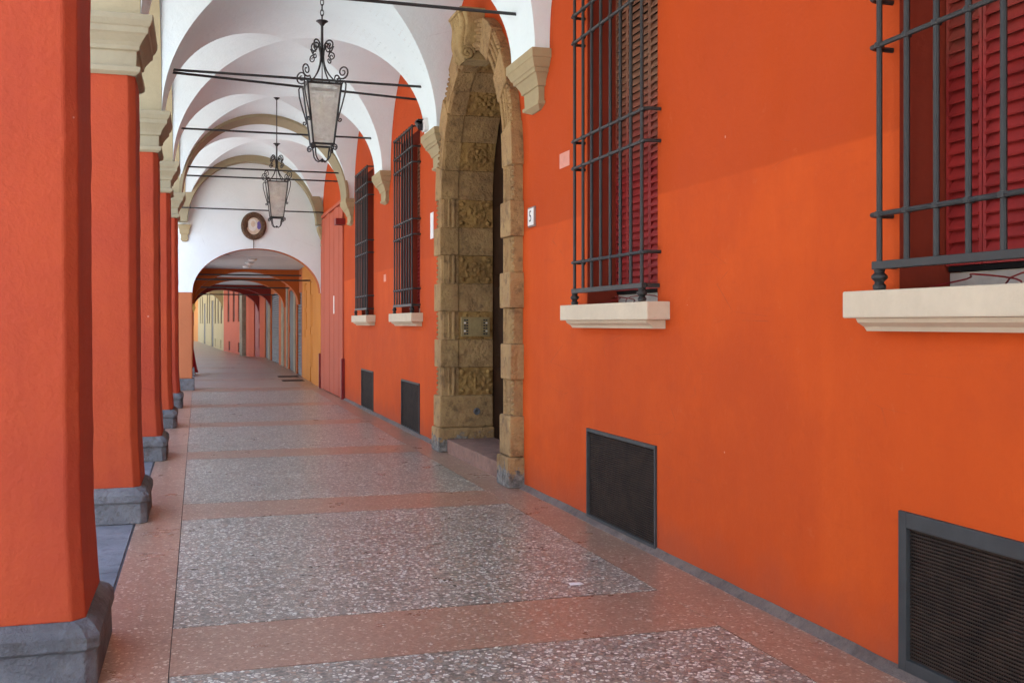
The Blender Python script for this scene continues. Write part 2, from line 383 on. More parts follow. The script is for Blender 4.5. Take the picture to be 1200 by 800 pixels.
# ------------------------------------------------------------------ house wall with openings
def grid_wall(mb, y0, y1, z0, z1, holes, depth=0.25, mi_rev=1, x=0.0):
    ys = sorted(set([y0, y1] + [h[i] for h in holes for i in (0, 1)])); zs = sorted(set([z0, z1] + [h[i] for h in holes for i in (2, 3)]))
    for a, b in zip(ys, ys[1:]):
        for c, d in zip(zs, zs[1:]):
            my, mz = (a + b) / 2, (c + d) / 2
            if any(h[0] < my < h[1] and h[2] < mz < h[3] for h in holes): continue
            mb.add([(x, a, c), (x, a, d), (x, b, d), (x, b, c)], [(0, 1, 2, 3)])
    for h in holes:
        if len(h) > 4 and h[4] == 'open': continue
        dd = h[4] if len(h) > 4 else depth
        a, b, c, d = h[:4]
        mb.add([(x, a, c), (x + dd, a, c), (x + dd, a, d), (x, a, d)], [(0, 1, 2, 3)], mi_rev)
        mb.add([(x, b, c), (x + dd, b, c), (x + dd, b, d), (x, b, d)], [(3, 2, 1, 0)], mi_rev)
        mb.add([(x, a, d), (x + dd, a, d), (x + dd, b, d), (x, b, d)], [(0, 1, 2, 3)], mi_rev)
        mb.add([(x, a, c), (x + dd, a, c), (x + dd, b, c), (x, b, c)], [(3, 2, 1, 0)], mi_rev)
        mb.add([(x + dd, a, c), (x + dd, b, c), (x + dd, b, d), (x + dd, a, d)], [(3, 2, 1, 0)], 2)
WC = [3.41, 7.36, 15.26, 19.21]                     # window centres, door at 11.42
DC = 11.42
wall_root = thing('house_wall', (3.10, 0, 0), 'long orange plastered house wall, paler below shoulder height, with barred windows', 'wall', rz=WROT)
mb = MB()
holes = []
for c in WC:
    holes.append((c - 0.675, c + 0.675, 1.75, 4.36, 0.34))
    holes.append((c - 0.648, c + 0.648, 0.045, 0.735, 0.10))
holes.append((DC - 1.5, DC + 1.5, 0.0, 4.83, 'open'))
grid_wall(mb, -10, END, 0.0, 6.2, holes)
# spandrels round the door arch
N = 20
for sgn in (-1, 1):
    arc = [(DC + sgn * 1.5 * math.cos(a * PI / 2 / N), 3.15 + 1.5 * 1.11 * math.sin(a * PI / 2 / N)) for a in range(N + 1)]
    cor = (0, DC + sgn * 1.5, 4.83)
    for k in range(N):
        mb.add([cor, (0, *arc[k]), (0, *arc[k + 1])], [(0, 1, 2)])
    mb.add([cor, (0, *arc[N]), (0, DC, 4.83)], [(0, 1, 2)])
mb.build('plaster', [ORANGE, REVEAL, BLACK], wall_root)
# grey cement skirting, broken at vents and door
def prism_y(mb, prof, y0, y1):
    mb.rings([[(x, yy, z) for x, z in prof] for yy in (y0, y1)], True)
segs = [(-10, 9.74), (13.10, 22.1)]
for a, b in segs:
    q = MB(); n = max(2, int((b - a) / 0.25))
    rr = []
    for i in range(n + 1):
        yy = a + (b - a) * i / n; j = random.uniform(-0.006, 0.006)
        rr.append([(0.01, yy, 0.0), (-0.05 + j, yy, 0.0), (-0.042 + j, yy, 0.012), (-0.016 + j, yy, 0.03 + j), (-0.005, yy, 0.042 + j), (0.01, yy, 0.042)])
    q.rings(rr, True); q.build('skirting', SKIRT, wall_root, True)

# unseen house body over and behind the portico, added to block sun and sky
hb = thing('upper_house', (0, 0, 0), 'plain unseen upper mass of the orange house, added to block light above the vaults', 'building')
MB().box(-1.14, 12, -10, END + 0.3, 6.25, 13).build('upper_storey', OCHRE, hb)
MB().box(3.95, 12, -10, END + 0.3, -0.2, 6.24).build('rear_block', OCHRE, hb)

# ------------------------------------------------------------------ vault bays
def smooth_obj(mb, name, mat, parent, sharp=50): return mb.build(name, mat, parent, True, sharp=sharp)
def vault_bay(ya, yb, label, group):
    yc, hy = (ya + yb) / 2, (yb - ya) / 2
    t = thing('vault_bay', (0, yc, SPR), label, 'vault', group)
    n = 28
    def pt(a, b):
        yy = yc + hy * math.sin(b * PI / 2); x0, x1 = xl(yy), wx(yy) - 0.14
        xc, hx = (x0 + x1) / 2, (x1 - x0) / 2
        return (xc + hx * math.sin(a * PI / 2), hy * math.sin(b * PI / 2), RISE * max(math.cos(a * PI / 2), math.cos(b * PI / 2)))
    for side in range(4):
        q = MB()
        for i in range(n):
            r0, r1 = i / n, (i + 1) / n
            for j in range(-(i + 1), i + 1):
                # strip between radii r0 and r1 inside one triangular web
                t0, t1 = j / (i + 1), (j + 1) / (i + 1)
                def P2(r, tt):
                    u = max(-1, min(1, tt)) * r
                    return {0: (u, r), 1: (u, -r), 2: (r, u), 3: (-r, u)}[side]
                pa, pb = P2(r1, t0), P2(r1, t1)
                if i == 0: q.add([pt(*pa), pt(*pb), pt(0, 0)], [(0, 1, 2)]); continue
                pc, pd = P2(r0, t1), P2(r0, t0)
                q.add([pt(*pa), pt(*pb), pt(*pc), pt(*pd)], [(0, 1, 2, 3)])
        if side == 2:
            for j in range(-n, n):
                pa, pb = pt(1, j / n), pt(1, (j + 1) / n)
                q.add([pa, pb, (wx(yc + pb[1]) + 0.012, pb[1], pb[2]), (wx(yc + pa[1]) + 0.012, pa[1], pa[2])], [(0, 1, 2, 3)])
        import bmesh
        o = q.build('vault_web', WHITE, t, False)
        bm = bmesh.new(); bm.from_mesh(o.data); bmesh.ops.remove_doubles(bm, verts=bm.verts, dist=0.0005)
        bmesh.ops.dissolve_degenerate(bm, edges=bm.edges, dist=0.0005)
        bmesh.ops.recalc_face_normals(bm, faces=bm.faces); bm.to_mesh(o.data); bm.free()
        o.data.polygons.foreach_set('use_smooth', [True] * len(o.data.polygons))
    return t
def band(y0, y1, parent, mat, off=0.0, name='vault_band', inset=None, z0=SPR, rise=RISE, thick=0.0, oy=0.0):
    n = 56; q = MB()
    def arc(yy, grow):
        x0, x1 = (xl(yy), wx(yy) - 0.14) if inset is None else (xl(yy) + inset, wx(yy) - 0.14 - inset * 0.6)
        xc, hx = (x0 + x1) / 2, (x1 - x0) / 2
        return [(xc - (hx - off + grow) * math.cos(PI * i / n), yy - oy, z0 + (rise - off + grow) * math.sin(PI * i / n)) for i in range(n + 1)]
    a, b = arc(y0, 0), arc(y1, 0)
    if not thick: q.rings([[p, r] for p, r in zip(a, b)], False, closed=False)
    else:
        c, d = arc(y1, thick), arc(y0, thick)
        q.rings([[p, r, u, v] for p, r, u, v in zip(a, b, c, d)], True)
    return q.build(name, mat, parent, True, sharp=40)
gv = 'groin vault bays of the portico'
for k in range(len(P) - 1):
    a, b = P[k] + BAND, P[k + 1] - BAND
    lab = {3: 'white groin vault bay between two straight tie rods and no lantern', 4: 'white groin vault bay from which the chain lantern hangs',
           5: 'white groin vault bay with the askew tie rod, between the two lanterns', 6: 'white groin vault bay from which the rod lantern hangs'}.get(k, 'white plastered groin vault bay without window or door below')
    vault_bay(a, b, lab, gv)
vault_bay(P[-1] + BAND, END - 0.18, 'white groin vault bay between the tan arch and the end wall', gv)
bands = thing('transverse_bands', (0, 0, 0), 'white bands between the groin vault bays, springing from the corbels', 'vault')
for p in P[:-1]: band(p - BAND, p + BAND, bands, WHITE)
band(P[-1] - BAND, P[-1] + BAND, bands, WHITE)
ta = thing('tan_arch', (0, P[-1], 0), 'tan painted transverse arch between two groups of vaults', 'arch')
band(P[-1] - 0.40, P[-1] + 0.40, ta, TANR, 0.0, 'arch_ring', 0.04, SPR - 0.01, RISE - 0.045, 0.06, P[-1])
tb = thing('tan_arch', (0, END - 0.2, 0), 'tan painted arch rib against the white end wall', 'arch')
band(END - 0.37, END - 0.03, tb, TANR, 0.0, 'arch_ring', 0.04, SPR - 0.06, RISE - 0.09, 0.22, END - 0.2)
band(END - 0.2, END + 0.05, bands, WHITE)

# ------------------------------------------------------------------ arcade wall above the pillars
aw = thing('arcade_wall', (0, 0, 0), 'arcade wall of round arches carried by the row of red pillars', 'wall')
XO = -1.14
def arcade(ya, yb, rise=1.50):
    yc, h = (ya + yb) / 2, (yb - ya) / 2 - 0.36
    z0 = 4.07; n = 28
    arc = [(yc - h * math.cos(PI * i / n), z0 + rise * math.sin(PI * i / n)) for i in range(n + 1)]
    q = MB()
    for side in (0, 1):
        X = (lambda yy: xl(yy) - 0.004) if side == 0 else (lambda yy: XO)
        pts = [(ya, z0)] + arc + [(yb, z0)]
        for a, b in zip(pts, pts[1:]):
            q.add([(X(a[0]), *a), (X(b[0]), *b), (X(b[0]), b[0], 6.24), (X(a[0]), a[0], 6.24)], [(0, 1, 2, 3)], side)
    q.build('spandrel', [WHITE, OCHRE], aw)
    q = MB(); q.rings([[(xl(p[0]) - 0.004, *p), (XO, *p)] for p in arc], False, closed=False)
    q.build('arch_soffit', TAN, aw, True, sharp=60)
for k in range(len(P) - 1): arcade(P[k], P[k + 1])
arcade(P[-1], END + 0.2)

# ------------------------------------------------------------------ pillars
def make_pillar():
    t = thing('pillar', (0, 0, 0), 'x', 'pillar')
    MB().stack([(0.0, 0.435, 0.46), (0.165, 0.43, 0.455), (0.172, 0.445, 0.47), (0.225, 0.445, 0.47), (0.262, 0.42, 0.445), (0.285, 0.385, 0.41)], ch=0.05).build('base', GREYBASE, t, bevel=0.012)
    lv = []
    for i in range(31):
        f = i / 30; e = 0.02 * max(0, 1 - f * 9) + random.uniform(-0.003, 0.003)
        lv.append((0.28 + (3.63 - 0.28) * f, 0.358 - 0.022 * f + e, 0.375 - 0.022 * f + e))
    MB().stack(lv, ch=0.055).build('shaft', PILLAR, t, bevel=0.010)
    c = [(3.60, 0.345, 0.36), (3.625, 0.375, 0.39), (3.665, 0.38, 0.395), (3.672, 0.345, 0.36), (3.79, 0.35, 0.365), (3.80, 0.37, 0.385), (3.83, 0.375, 0.39),
         (3.86, 0.39, 0.405), (3.91, 0.425, 0.44), (3.925, 0.44, 0.455), (3.97, 0.445, 0.46), (3.978, 0.455, 0.47), (4.02, 0.475, 0.49), (4.065, 0.48, 0.495)]
    MB().stack(c).build('capital', CAPS, t, bevel=0.005)
    return t
proto = make_pillar()
PX = -0.83
plabels = {3: 'red plaster pillar with grey base, its front face broad and close to the bench-high grille'}
for k, p in enumerate(P):
    t = proto if k == 0 else copy_tree(proto)
    t.location = (xl(p) - 0.385, p, 0)
    t['label'] = 'tall red plaster portico pillar with stone capital and grey base'
    t['group'] = 'red pillars along the street side of the portico'

# ------------------------------------------------------------------ corbels on the house wall
CORB = [(3.575, 0.12, 0.015), (3.60, 0.20, 0.05), (3.612, 0.235, 0.068), (3.64, 0.24, 0.07), (3.645, 0.21, 0.055), (3.77, 0.215, 0.06), (3.775, 0.25, 0.075), (3.80, 0.255, 0.08),
        (3.83, 0.27, 0.09), (3.875, 0.31, 0.115), (3.88, 0.33, 0.13), (3.915, 0.335, 0.135), (3.92, 0.35, 0.145), (3.97, 0.385, 0.165), (3.99, 0.395, 0.172), (3.995, 0.41, 0.18), (4.075, 0.41, 0.182)]
cnames = {2: 'carved tan wall corbel between street door and barred window', }
first = None
for k, p in enumerate(P):
    if p < 8: continue
    lab = {9.34: 'stepped tan corbel on the orange wall beside the house number plaque', 13.29: 'stepped tan corbel with a small black camera mounted above it',
           17.24: 'stepped tan corbel between two barred windows', 21.19: 'stepped tan corbel under the tan transverse arch'}[round(p, 2)]
    c = MB().halfstack(CORB).build('corbel', CORBEL, None, bevel=0.002)
    c.location = (wx(p), p, 0); c.rotation_euler = (0, 0, WROT); tag(c, lab, 'corbel', 'corbels carrying the vaults')
c = MB().halfstack([(z - 0.5 if False else z - 0.1, b * 0.5, q * 0.7) for z, b, q in CORB]).build('corbel', CORBEL, None, bevel=0.005)
c.location = (wx(26.0), END - 0.22, 0); tag(c, 'small tan corbel beside the white end wall above the salmon boards', 'corbel', 'corbels carrying the vaults')

# ------------------------------------------------------------------ iron tie rods
def rod(p0, p1, label, group='iron tie rods across the vaults', r=0.016):
    q = MB(); q.tube([p0, p1], r, 8)
    o = q.build('tie_rod', IRON, None, True); tag(o, label, 'tie rod', group); return o
for k, p in enumerate(P[:-1]):
    rz_ = 4.49 if k == 4 else 4.66
    rod((xl(10) - 0.05, p, rz_), (wx(p) + 0.02, p + 0.04, rz_), {4: 'straight black tie rod ending at the corbel beside the house number', 5: 'straight black tie rod sharing its pillar end with an askew rod', 6: 'straight black tie rod by the corbel between two tall windows'}.get(k, 'thin black iron tie rod crossing the vault from pillar to wall'))
rod((xl(10) - 0.05, P[5] + 0.02, 4.64), (wx(14.1) + 0.02, P[5] + 0.85, 4.66), 'black tie rod running askew, meeting another rod at the pillar')
rod((xl(10) - 0.05, P[-1] - 0.05, 4.62), (wx(21) + 0.02, P[-1] - 0.02, 4.62), 'front rod of the pair under the tan transverse arch')
rod((xl(10) - 0.05, P[-1] + 0.9, 4.58), (wx(22) + 0.02, P[-1] + 0.93, 4.58), 'rear rod of the pair just behind the tan transverse arch')
rod((xl(10) - 0.05, END - 0.45, 4.33), (wx(26) + 0.02, END - 0.42, 4.31), 'black tie rod close to the white wall above the oval picture')

# ------------------------------------------------------------------ barred windows
def make_window(c, label, fine, brown_top=False):
    t = thing('barred_window', (wx(c), c, 1.75), label, 'window', 'barred windows with red shutters', WROT)
    # sill: slab and moulding under it
    s = MB().box(-0.17, 0.20, -0.87, 0.87, -0.125, 0.0).build('sill', SILL, t, bevel=0.008)
    q = MB(); prism_y(q, [(0.01, -0.126), (-0.145, -0.126), (-0.135, -0.145), (-0.10, -0.165), (-0.085, -0.185), (0.01, -0.185)], -0.80, 0.80)
    q.build('sill_moulding', SILL, s)
    # shutter leaves, louvred
    H0, H1 = 0.115, 2.60
    slat = None
    cuts = [-0.665, -0.43, 0.0, 0.43, 0.665]
    for a, b in zip(cuts, cuts[1:]):
        a += 0.003; b -= 0.003
        q = MB(); st = 0.02
        q.box(0.245, 0.285, a, a + st, H0, H1); q.box(0.245, 0.285, b - st, b, H0, H1)
        for z0, z1 in ((H0, H0 + 0.05), (H1 - 0.07, H1)): q.box(0.247, 0.283, a + st, b - st, z0, z1)
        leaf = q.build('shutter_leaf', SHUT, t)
        pitch = 0.058; zz = H0 + 0.08; sl = None; allb = MB()
        prof = [(0.238, -0.030), (0.243, -0.036), (0.279, 0.026), (0.274, 0.031)]
        wdt = (b - a) / 2 - st + 0.003; yc = (a + b) / 2
        while zz < H1 - 0.08:
            if True:
                if fine:
                    if sl is None:
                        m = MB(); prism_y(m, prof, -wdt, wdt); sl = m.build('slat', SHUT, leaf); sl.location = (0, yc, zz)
                    else: inst(sl, 'slat', leaf, (0, yc, zz))
                else: prism_y(allb, [(x, z + zz) for x, z in prof], yc - wdt, yc + wdt)
            zz += pitch
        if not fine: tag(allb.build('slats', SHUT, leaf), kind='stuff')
    # pale frame of the window below the shutters
    fr = MB().box(0.27, 0.33, -0.668, 0.668, 0.0, 0.085).build('window_frame', FRAMEW, t, bevel=0.004)
    MB().box(0.255, 0.269, -0.66, 0.66, 0.088, 0.112).build('bottom_rail', BLACK, fr)
    if fine:
        for k in range(2):
            pts = [(0.15 + 0.05 * math.sin(i * 0.9 + k), 0.1 + 0.5 * i / 12 - k * 0.45, 0.012 + 0.05 * abs(math.sin(i * PI / 12 * (1 + k)))) for i in range(13)]
            MB().tube(pts, 0.004, 5).build('cable', DKRED, t, True)
    # iron grate standing off the wall
    gx = -0.115
    gr = MB().box(gx - 0.018, gx + 0.018, -0.70, 0.70, 0.095, 0.132).build('bottom_bar', GRATE, t, bevel=0.003)
    grate = gr; bar0 = None
    for k in range(8):
        yy = -0.665 + 0.19 * k
        if bar0 is None:
            m = MB(); m.tube([(gx, 0, 0.13), (gx, 0, 2.66)], 0.0135, 8); bar0 = m.build('vertical_bar', GRATE, t, True); bar0.location = (0, yy, 0)
        else: inst(bar0, 'vertical_bar', t, (0, yy, 0))
    h0 = None
    for zz in (0.345, 1.11, 1.33, 2.13, 2.35, 2.63):
        if h0 is None:
            m = MB()
            pts = [(0.02, -0.725, 0), (gx + 0.02, -0.725, 0), (gx - 0.004, -0.71, 0)] + [(gx - 0.004, -0.70 + 1.40 * i / 12, 0) for i in range(13)] + [(gx - 0.004, 0.71, 0), (gx + 0.02, 0.725, 0), (0.02, 0.725, 0)]
            m.tube(pts, 0.0125, 8)
            for k in range(8):
                yy = -0.665 + 0.19 * k
                m.lathe([(0.0, -0.016), (0.021, -0.012), (0.0235, 0), (0.021, 0.012), (0.0, 0.016)], 10, gx, yy, 0)
            h0 = m.build('horizontal_bar', GRATE, t, True); h0.location = (0, 0, zz)
        else: inst(h0, 'horizontal_bar', t, (0, 0, zz))
    for yy in (-0.665, 0.665):
        MB().lathe([(0.02, 0.0), (0.028, 0.006), (0.03, 0.022), (0.020, 0.034), (0.022, 0.040), (0.036, 0.055), (0.036, 0.066), (0.022, 0.080), (0.026, 0.094), (0.02, 0.097)], 12, gx, yy, 0).build('bar_foot', GRATE, t, True)
    for yy in (-0.70, 0.70):
        MB().box(gx + 0.018, 0.03, yy - 0.012, yy + 0.012, 0.10, 0.128).build('wall_stay', GRATE, t)
    return t
make_window(WC[0], 'barred window with red louvres and plain wall on both its sides', True)
make_window(WC[1], 'barred window with red louvres between house number plaque and broad bare wall', True)
make_window(WC[2], 'tall barred window with open red louvres beside the carved stone doorway', False)
make_window(WC[3], 'tall barred window close to the salmon boarded door', False)

# ------------------------------------------------------------------ basement vents
def make_vent(c, label, fw=0.022):
    t = thing('basement_vent', (wx(c), c, 0.03), label, 'vent grille', 'basement vent grilles at the foot of the wall', WROT)
    q = MB(); x0, x1 = -0.016, 0.03
    for a, b, c0, c1 in ((-0.665, -0.665 + fw, 0, 0.72), (0.665 - fw, 0.665, 0, 0.72), (-0.665 + fw, 0.665 - fw, 0, fw), (-0.665 + fw, 0.665 - fw, 0.72 - fw * 1.3, 0.72)):
        q.box(x0, x1, a, b, c0, c1)
    q.build('frame', VENTF, t, bevel=0.003)
    m = MB(); n = 42
    for i in range(n):
        z = 0.024 + 0.675 * i / n; m.box(0.006, 0.013, -0.64, 0.64, z, z + 0.0085)
    k = 96
    for i in range(k):
        yy = -0.64 + 1.28 * i / k; m.box(0.008, 0.015, yy, yy + 0.003, 0.02, 0.70)
    tag(m.build('wire_mesh', VENTM, t), kind='stuff')
    for i in range(6):
        yy = -0.52 + 0.208 * i
        MB().box(0.022, 0.034, yy - 0.032, yy + 0.032, 0.022, 0.695).build('support_bar', RUST, t)
    MB().box(0.036, 0.046, -0.608, 0.608, 0.33, 0.37).build('cross_bar', RUST, t)
make_vent(WC[0], 'dark basement vent grille with broad flat frame, bare wall both sides', 0.055)
make_vent(WC[1], 'dark rusty basement vent grille between the stone doorway and broad bare wall')
make_vent(WC[2], 'dark basement vent grille just past the carved stone doorway')
make_vent(WC[3], 'dark basement vent grille close to the dark red door strip')

# ------------------------------------------------------------------ stone doorway
dw = thing('stone_doorway', (wx(DC), DC, 0), 'weathered carved sandstone doorway with rusticated arch and tall keystone', 'doorway', rz=WROT)
RI, RO, ZC, VS = 1.33, 1.66, 3.15, 1.11
levels = [(0.0, 0.30, 'plinth'), (0.303, 0.70, 'base')]
z = 0.70; k = 0
while z < ZC - 0.01:
    levels.append((z + 0.003, z + 0.35, 'mould' if k % 2 == 0 else 'block')); z += 0.35; k += 1
def rosette(mb, cx, cy, cz, r, ny):
    start = len(mb.v)
    # carved relief: ring, boss and eight petals on a face that looks along ny
    n = 20
    pts = [(cx + r * math.cos(2 * PI * i / n), cy, cz + r * math.sin(2 * PI * i / n)) for i in range(n + 1)]
    mb.tube(pts, r * 0.13, 6)
    for a in range(8):
        an = a * PI / 4
        p0 = Vector((cx + 0.18 * r * math.cos(an), cy, cz + 0.18 * r * math.sin(an))); p1 = Vector((cx + 0.85 * r * math.cos(an), cy, cz + 0.85 * r * math.sin(an)))
        mb.tube([p0.lerp(p1, f) for f in (0, 0.25, 0.5, 0.75, 1)], r * 0.2, 6, taper=lambda f: 0.25 + math.sin(PI * min(1, f + 0.05)) * 0.9)
    mb.lathe([(0, -r * 0.25), (r * 0.2, -r * 0.15), (r * 0.26, 0), (r * 0.2, r * 0.15), (0, r * 0.25)], 8, cx, cy, cz)
    mb.v[start:] = [(x, cy + (y_ - cy) * 0.6, z_) for x, y_, z_ in mb.v[start:]]
for sg in (-1, 1):
    def Y(a, b): return (a, b) if sg > 0 else (-b, -a)
    for z0, z1, ty in levels:
        j = random.uniform(-0.006, 0.006)
        if ty == 'plinth':
            MB().box(-0.17, 0.56, *Y(RI - 0.04, RO + 0.03), z0, z1).build('plinth', SAND, dw, bevel=0.02)
        elif ty == 'base':
            MB().box(-0.145, 0.55, *Y(RI - 0.02, RO + 0.015), z0, z1).build('base_block', SAND, dw, bevel=0.018)
        elif ty == 'block':
            MB().box(-0.14 + j, 0.10, *Y(RI - 0.006, RO + 0.01), z0, z1).build('stone_block', SAND, dw, bevel=0.012)
            MB().box(0.103, 0.55, *Y(RI + 0.008, RO), z0, z1).build('reveal_slab', SAND, dw, bevel=0.006)
        else:
            q = MB(); q.box(-0.09, 0.10, *Y(RI + 0.006, RO - 0.02), z0, z1)
            # upright mouldings on the front and on the reveal corner
            for yy, rr in ((RI + 0.06, 0.034), (RI + 0.14, 0.024), (RI + 0.205, 0.024)):
                q.tube([(-0.09, sg * yy, z0), (-0.09, sg * yy, z1)], rr, 10)
            for xx, rr in ((-0.02, 0.016), (0.04, 0.024)):
                q.tube([(xx, sg * (RI + 0.01), z0), (xx, sg * (RI + 0.01), z1)], rr, 10)
            nb = 6
            for i in range(nb):
                zz = z0 + (z1 - z0) * (i + 0.5) / nb
                q.lathe([(0, -0.024), (0.024, -0.016), (0.03, 0), (0.024, 0.016), (0, 0.024)], 8, -0.09, sg * (RO - 0.045), zz)
            q.build('moulded_stone', SAND, dw, True, sharp=30)
            q = MB(); q.box(0.103, 0.55, *Y(RI + 0.014, RO), z0, z1)
            p = q.build('carved_panel', SANDC, dw, bevel=0.006)
            if sg > 0 and not (1.3 < z0 < 1.75):
                q = MB(); rosette(q, 0.32, RI + 0.014, (z0 + z1) / 2, 0.125, -1)
                for ax in (-0.17, 0.17):
                    for az in (-0.12, 0.12):
                        q.lathe([(0, -0.035), (0.028, -0.02), (0.035, 0), (0.028, 0.02), (0, 0.035)], 8, 0.32 + ax, RI + 0.014, (z0 + z1) / 2 + az)
                q.build('rosette', SANDC, p, True, sharp=60)
# voussoirs
def polar(mb, r0, r1, a0, a1, x0, x1, n=4):
    rings = []
    for i in range(n + 1):
        a = a0 + (a1 - a0) * i / n; c, s_ = math.cos(a), math.sin(a)
        rings.append([(x0, r0 * c, ZC + VS * r0 * s_), (x0, r1 * c, ZC + VS * r1 * s_), (x1, r1 * c, ZC + VS * r1 * s_), (x1, r0 * c, ZC + VS * r0 * s_)])
    mb.rings(rings, True)
NV = 13
for i in range(NV):
    a0, a1 = PI * i / NV + 0.001, PI * (i + 1) / NV - 0.001
    if i == 6: continue
    if i % 2 == 0:
        q = MB(); polar(q, RI - 0.002, RO + 0.004, a0, a1, -0.125, 0.10); q.build('voussoir', SAND, dw, bevel=0.012)
        q = MB(); polar(q, RI + 0.008, RO, a0, a1, 0.103, 0.55); q.build('soffit_slab', SAND, dw, bevel=0.006)
    else:
        q = MB(); polar(q, RI + 0.006, RO - 0.02, a0, a1, -0.09, 0.10)
        for rr0, rad in ((RI + 0.06, 0.034), (RI + 0.14, 0.024), (RI + 0.205, 0.024)):
            q.tube([(-0.09, rr0 * math.cos(a0 + (a1 - a0) * f / 5), ZC + VS * rr0 * math.sin(a0 + (a1 - a0) * f / 5)) for f in range(6)], rad, 8)
        for f in range(6):
            a = a0 + (a1 - a0) * (f + 0.5) / 6
            q.lathe([(0, -0.024), (0.024, -0.016), (0.03, 0), (0.024, 0.016), (0, 0.024)], 8, -0.09, (RO - 0.045) * math.cos(a), ZC + VS * (RO - 0.045) * math.sin(a))
        q.build('moulded_voussoir', SAND, dw, True, sharp=30)
        q = MB(); polar(q, RI + 0.014, RO, a0, a1, 0.103, 0.55); p = q.build('soffit_panel', SANDC, dw, bevel=0.006)
        am = (a0 + a1) / 2
        if math.cos(am) > 0.1:
            q = MB(); rosette(q, 0.32, 0, 0, 0.125, -1); rr = q.build('rosette', SANDC, p, True, sharp=60)
            rr.location = (0, (RI + 0.014) * math.cos(am), ZC + VS * (RI + 0.014) * math.sin(am)); rr.rotation_euler = (am, 0, 0)
# keystone console with acanthus leaf
def prof(f):                                              # f 0 bottom .. 1 top -> (projection, z, half width)
    pr = 0.15 + 0.13 * f + 0.04 * math.sin(f * PI * 1.6 + 0.4)
    return (-pr, 4.53 + 0.50 * f, 0.14 + 0.12 * f)
q = MB(); rings = []
for i in range(15):
    f = i / 14; x, zz, hw = prof(f)
    rings.append([(0.12, -hw, zz), (x + 0.02, -hw, zz), (x, -hw * 0.85, zz), (x, hw * 0.85, zz), (x + 0.02, hw, zz), (0.12, hw, zz)])
q.rings(rings, True)
ks = q.build('keystone', SANDK, dw, bevel=0.01)
q = MB()
for m in (-2.2, -0.75, 0.75, 2.2):
    pts = []
    for i in range(15):
        f = i / 14; x, zz, hw = prof(f)
        pts.append((x - 0.005, m / 3.2 * hw * (0.9 + 0.1 * f), zz))
    q.tube(pts, 0.044, 8, taper=lambda f: 0.5 + 0.8 * math.sin(PI * (0.12 + 0.7 * f)))
for sg in (-1, 1):
    pts = []
    for i in range(26):
        a = i / 25 * 3.6 * PI; r = 0.085 * (1 - i / 30)
        pts.append((-0.17 + r * math.cos(a), sg * 0.155, 4.60 + r * math.sin(a)))
    q.tube(pts, 0.024, 7)
for m in range(5):
    a = (m - 2) * 0.45
    q.lathe([(0, -0.05), (0.045, -0.03), (0.06, 0), (0.04, 0.035), (0, 0.055)], 8, -0.17 - 0.04 * math.cos(a), 0.13 * math.sin(a) * 1.2, 4.60 + 0.05 * math.cos(2 * a))
q.build('acanthus_leaf', SANDK, ks, True, sharp=60)
MB().box(-0.29, 0.1, -0.275, 0.275, 5.035, 5.075).build('keystone_cap', SANDK, ks, bevel=0.015)
q = MB(); polar(q, RI - 0.0, RO - 0.1, PI * 6 / NV, PI * 7 / NV, 0.123, 0.55); q.build('soffit_slab', SAND, dw, bevel=0.006)
# step, inner landing and door
MB().box(-0.06, 0.56, -RI + 0.045, RI - 0.045, -0.01, 0.165).build('step', stone('red_step_stone', (0.30, 0.17, 0.12), (0.24, 0.13, 0.095), (0.14, 0.09, 0.07), 5, 0.3), dw, bevel=0.012)
q = MB(); q.box(0.56, 0.60, -1.42, 1.42, 0.0, ZC); polar(q, 0.0, 1.45, 0.0, PI, 0.56, 0.60, 24)
door = q.build('door', WOOD, dw)
for sg in (-1, 1):
    for z0, z1 in ((0.30, 1.05), (1.2, 2.05), (2.2, 3.05)):
        MB().box(0.53, 0.565, min(sg * 0.12, sg * 1.18), max(sg * 0.12, sg * 1.18), z0, z1).build('door_panel', WOOD, door, bevel=0.015)
MB().box(0.535, 0.57, -0.035, 0.035, 0.17, 4.4).build('door_astragal', WOOD, door, bevel=0.01)
MB().lathe([(0, -0.03), (0.03, -0.02), (0.036, 0), (0.03, 0.02), (0, 0.03)], 10, 0.50, 0.12, 1.15).build('door_knob', BRASS, door, True)
# brass bell plate on the reveal, and the old bell hole
bp = MB().box(0.13, 0.50, 1.308, 1.352, 1.44, 1.68).build('bell_plate', BRASS, dw, bevel=0.004)
MB().box(0.24, 0.39, 1.301, 1.309, 1.465, 1.655).build('speaker_panel', BRASS, bp, bevel=0.003)
for cx in (0.175, 0.205, 0.425, 0.455):
    for i in range(6):
        q = MB(); zz = 1.472 + 0.034 * i
        q.box(cx - 0.011, cx + 0.011, 1.300, 1.309, zz - 0.009, zz + 0.009); q.build('bell_button', INK if cx in (0.205, 0.425) else PLAQ if i % 3 == 1 else VENTF, bp)
q = MB(); q.rings([[(0.33 + r * math.cos(a * PI / 6), yv, 0.50 + r * math.sin(a * PI / 6)) for a in range(12)] for r, yv in ((0.045, 1.31), (0.04, 1.296), (0.022, 1.296), (0.018, 1.309))], True)
q.build('bell_boss', GREYBASE, dw, True)

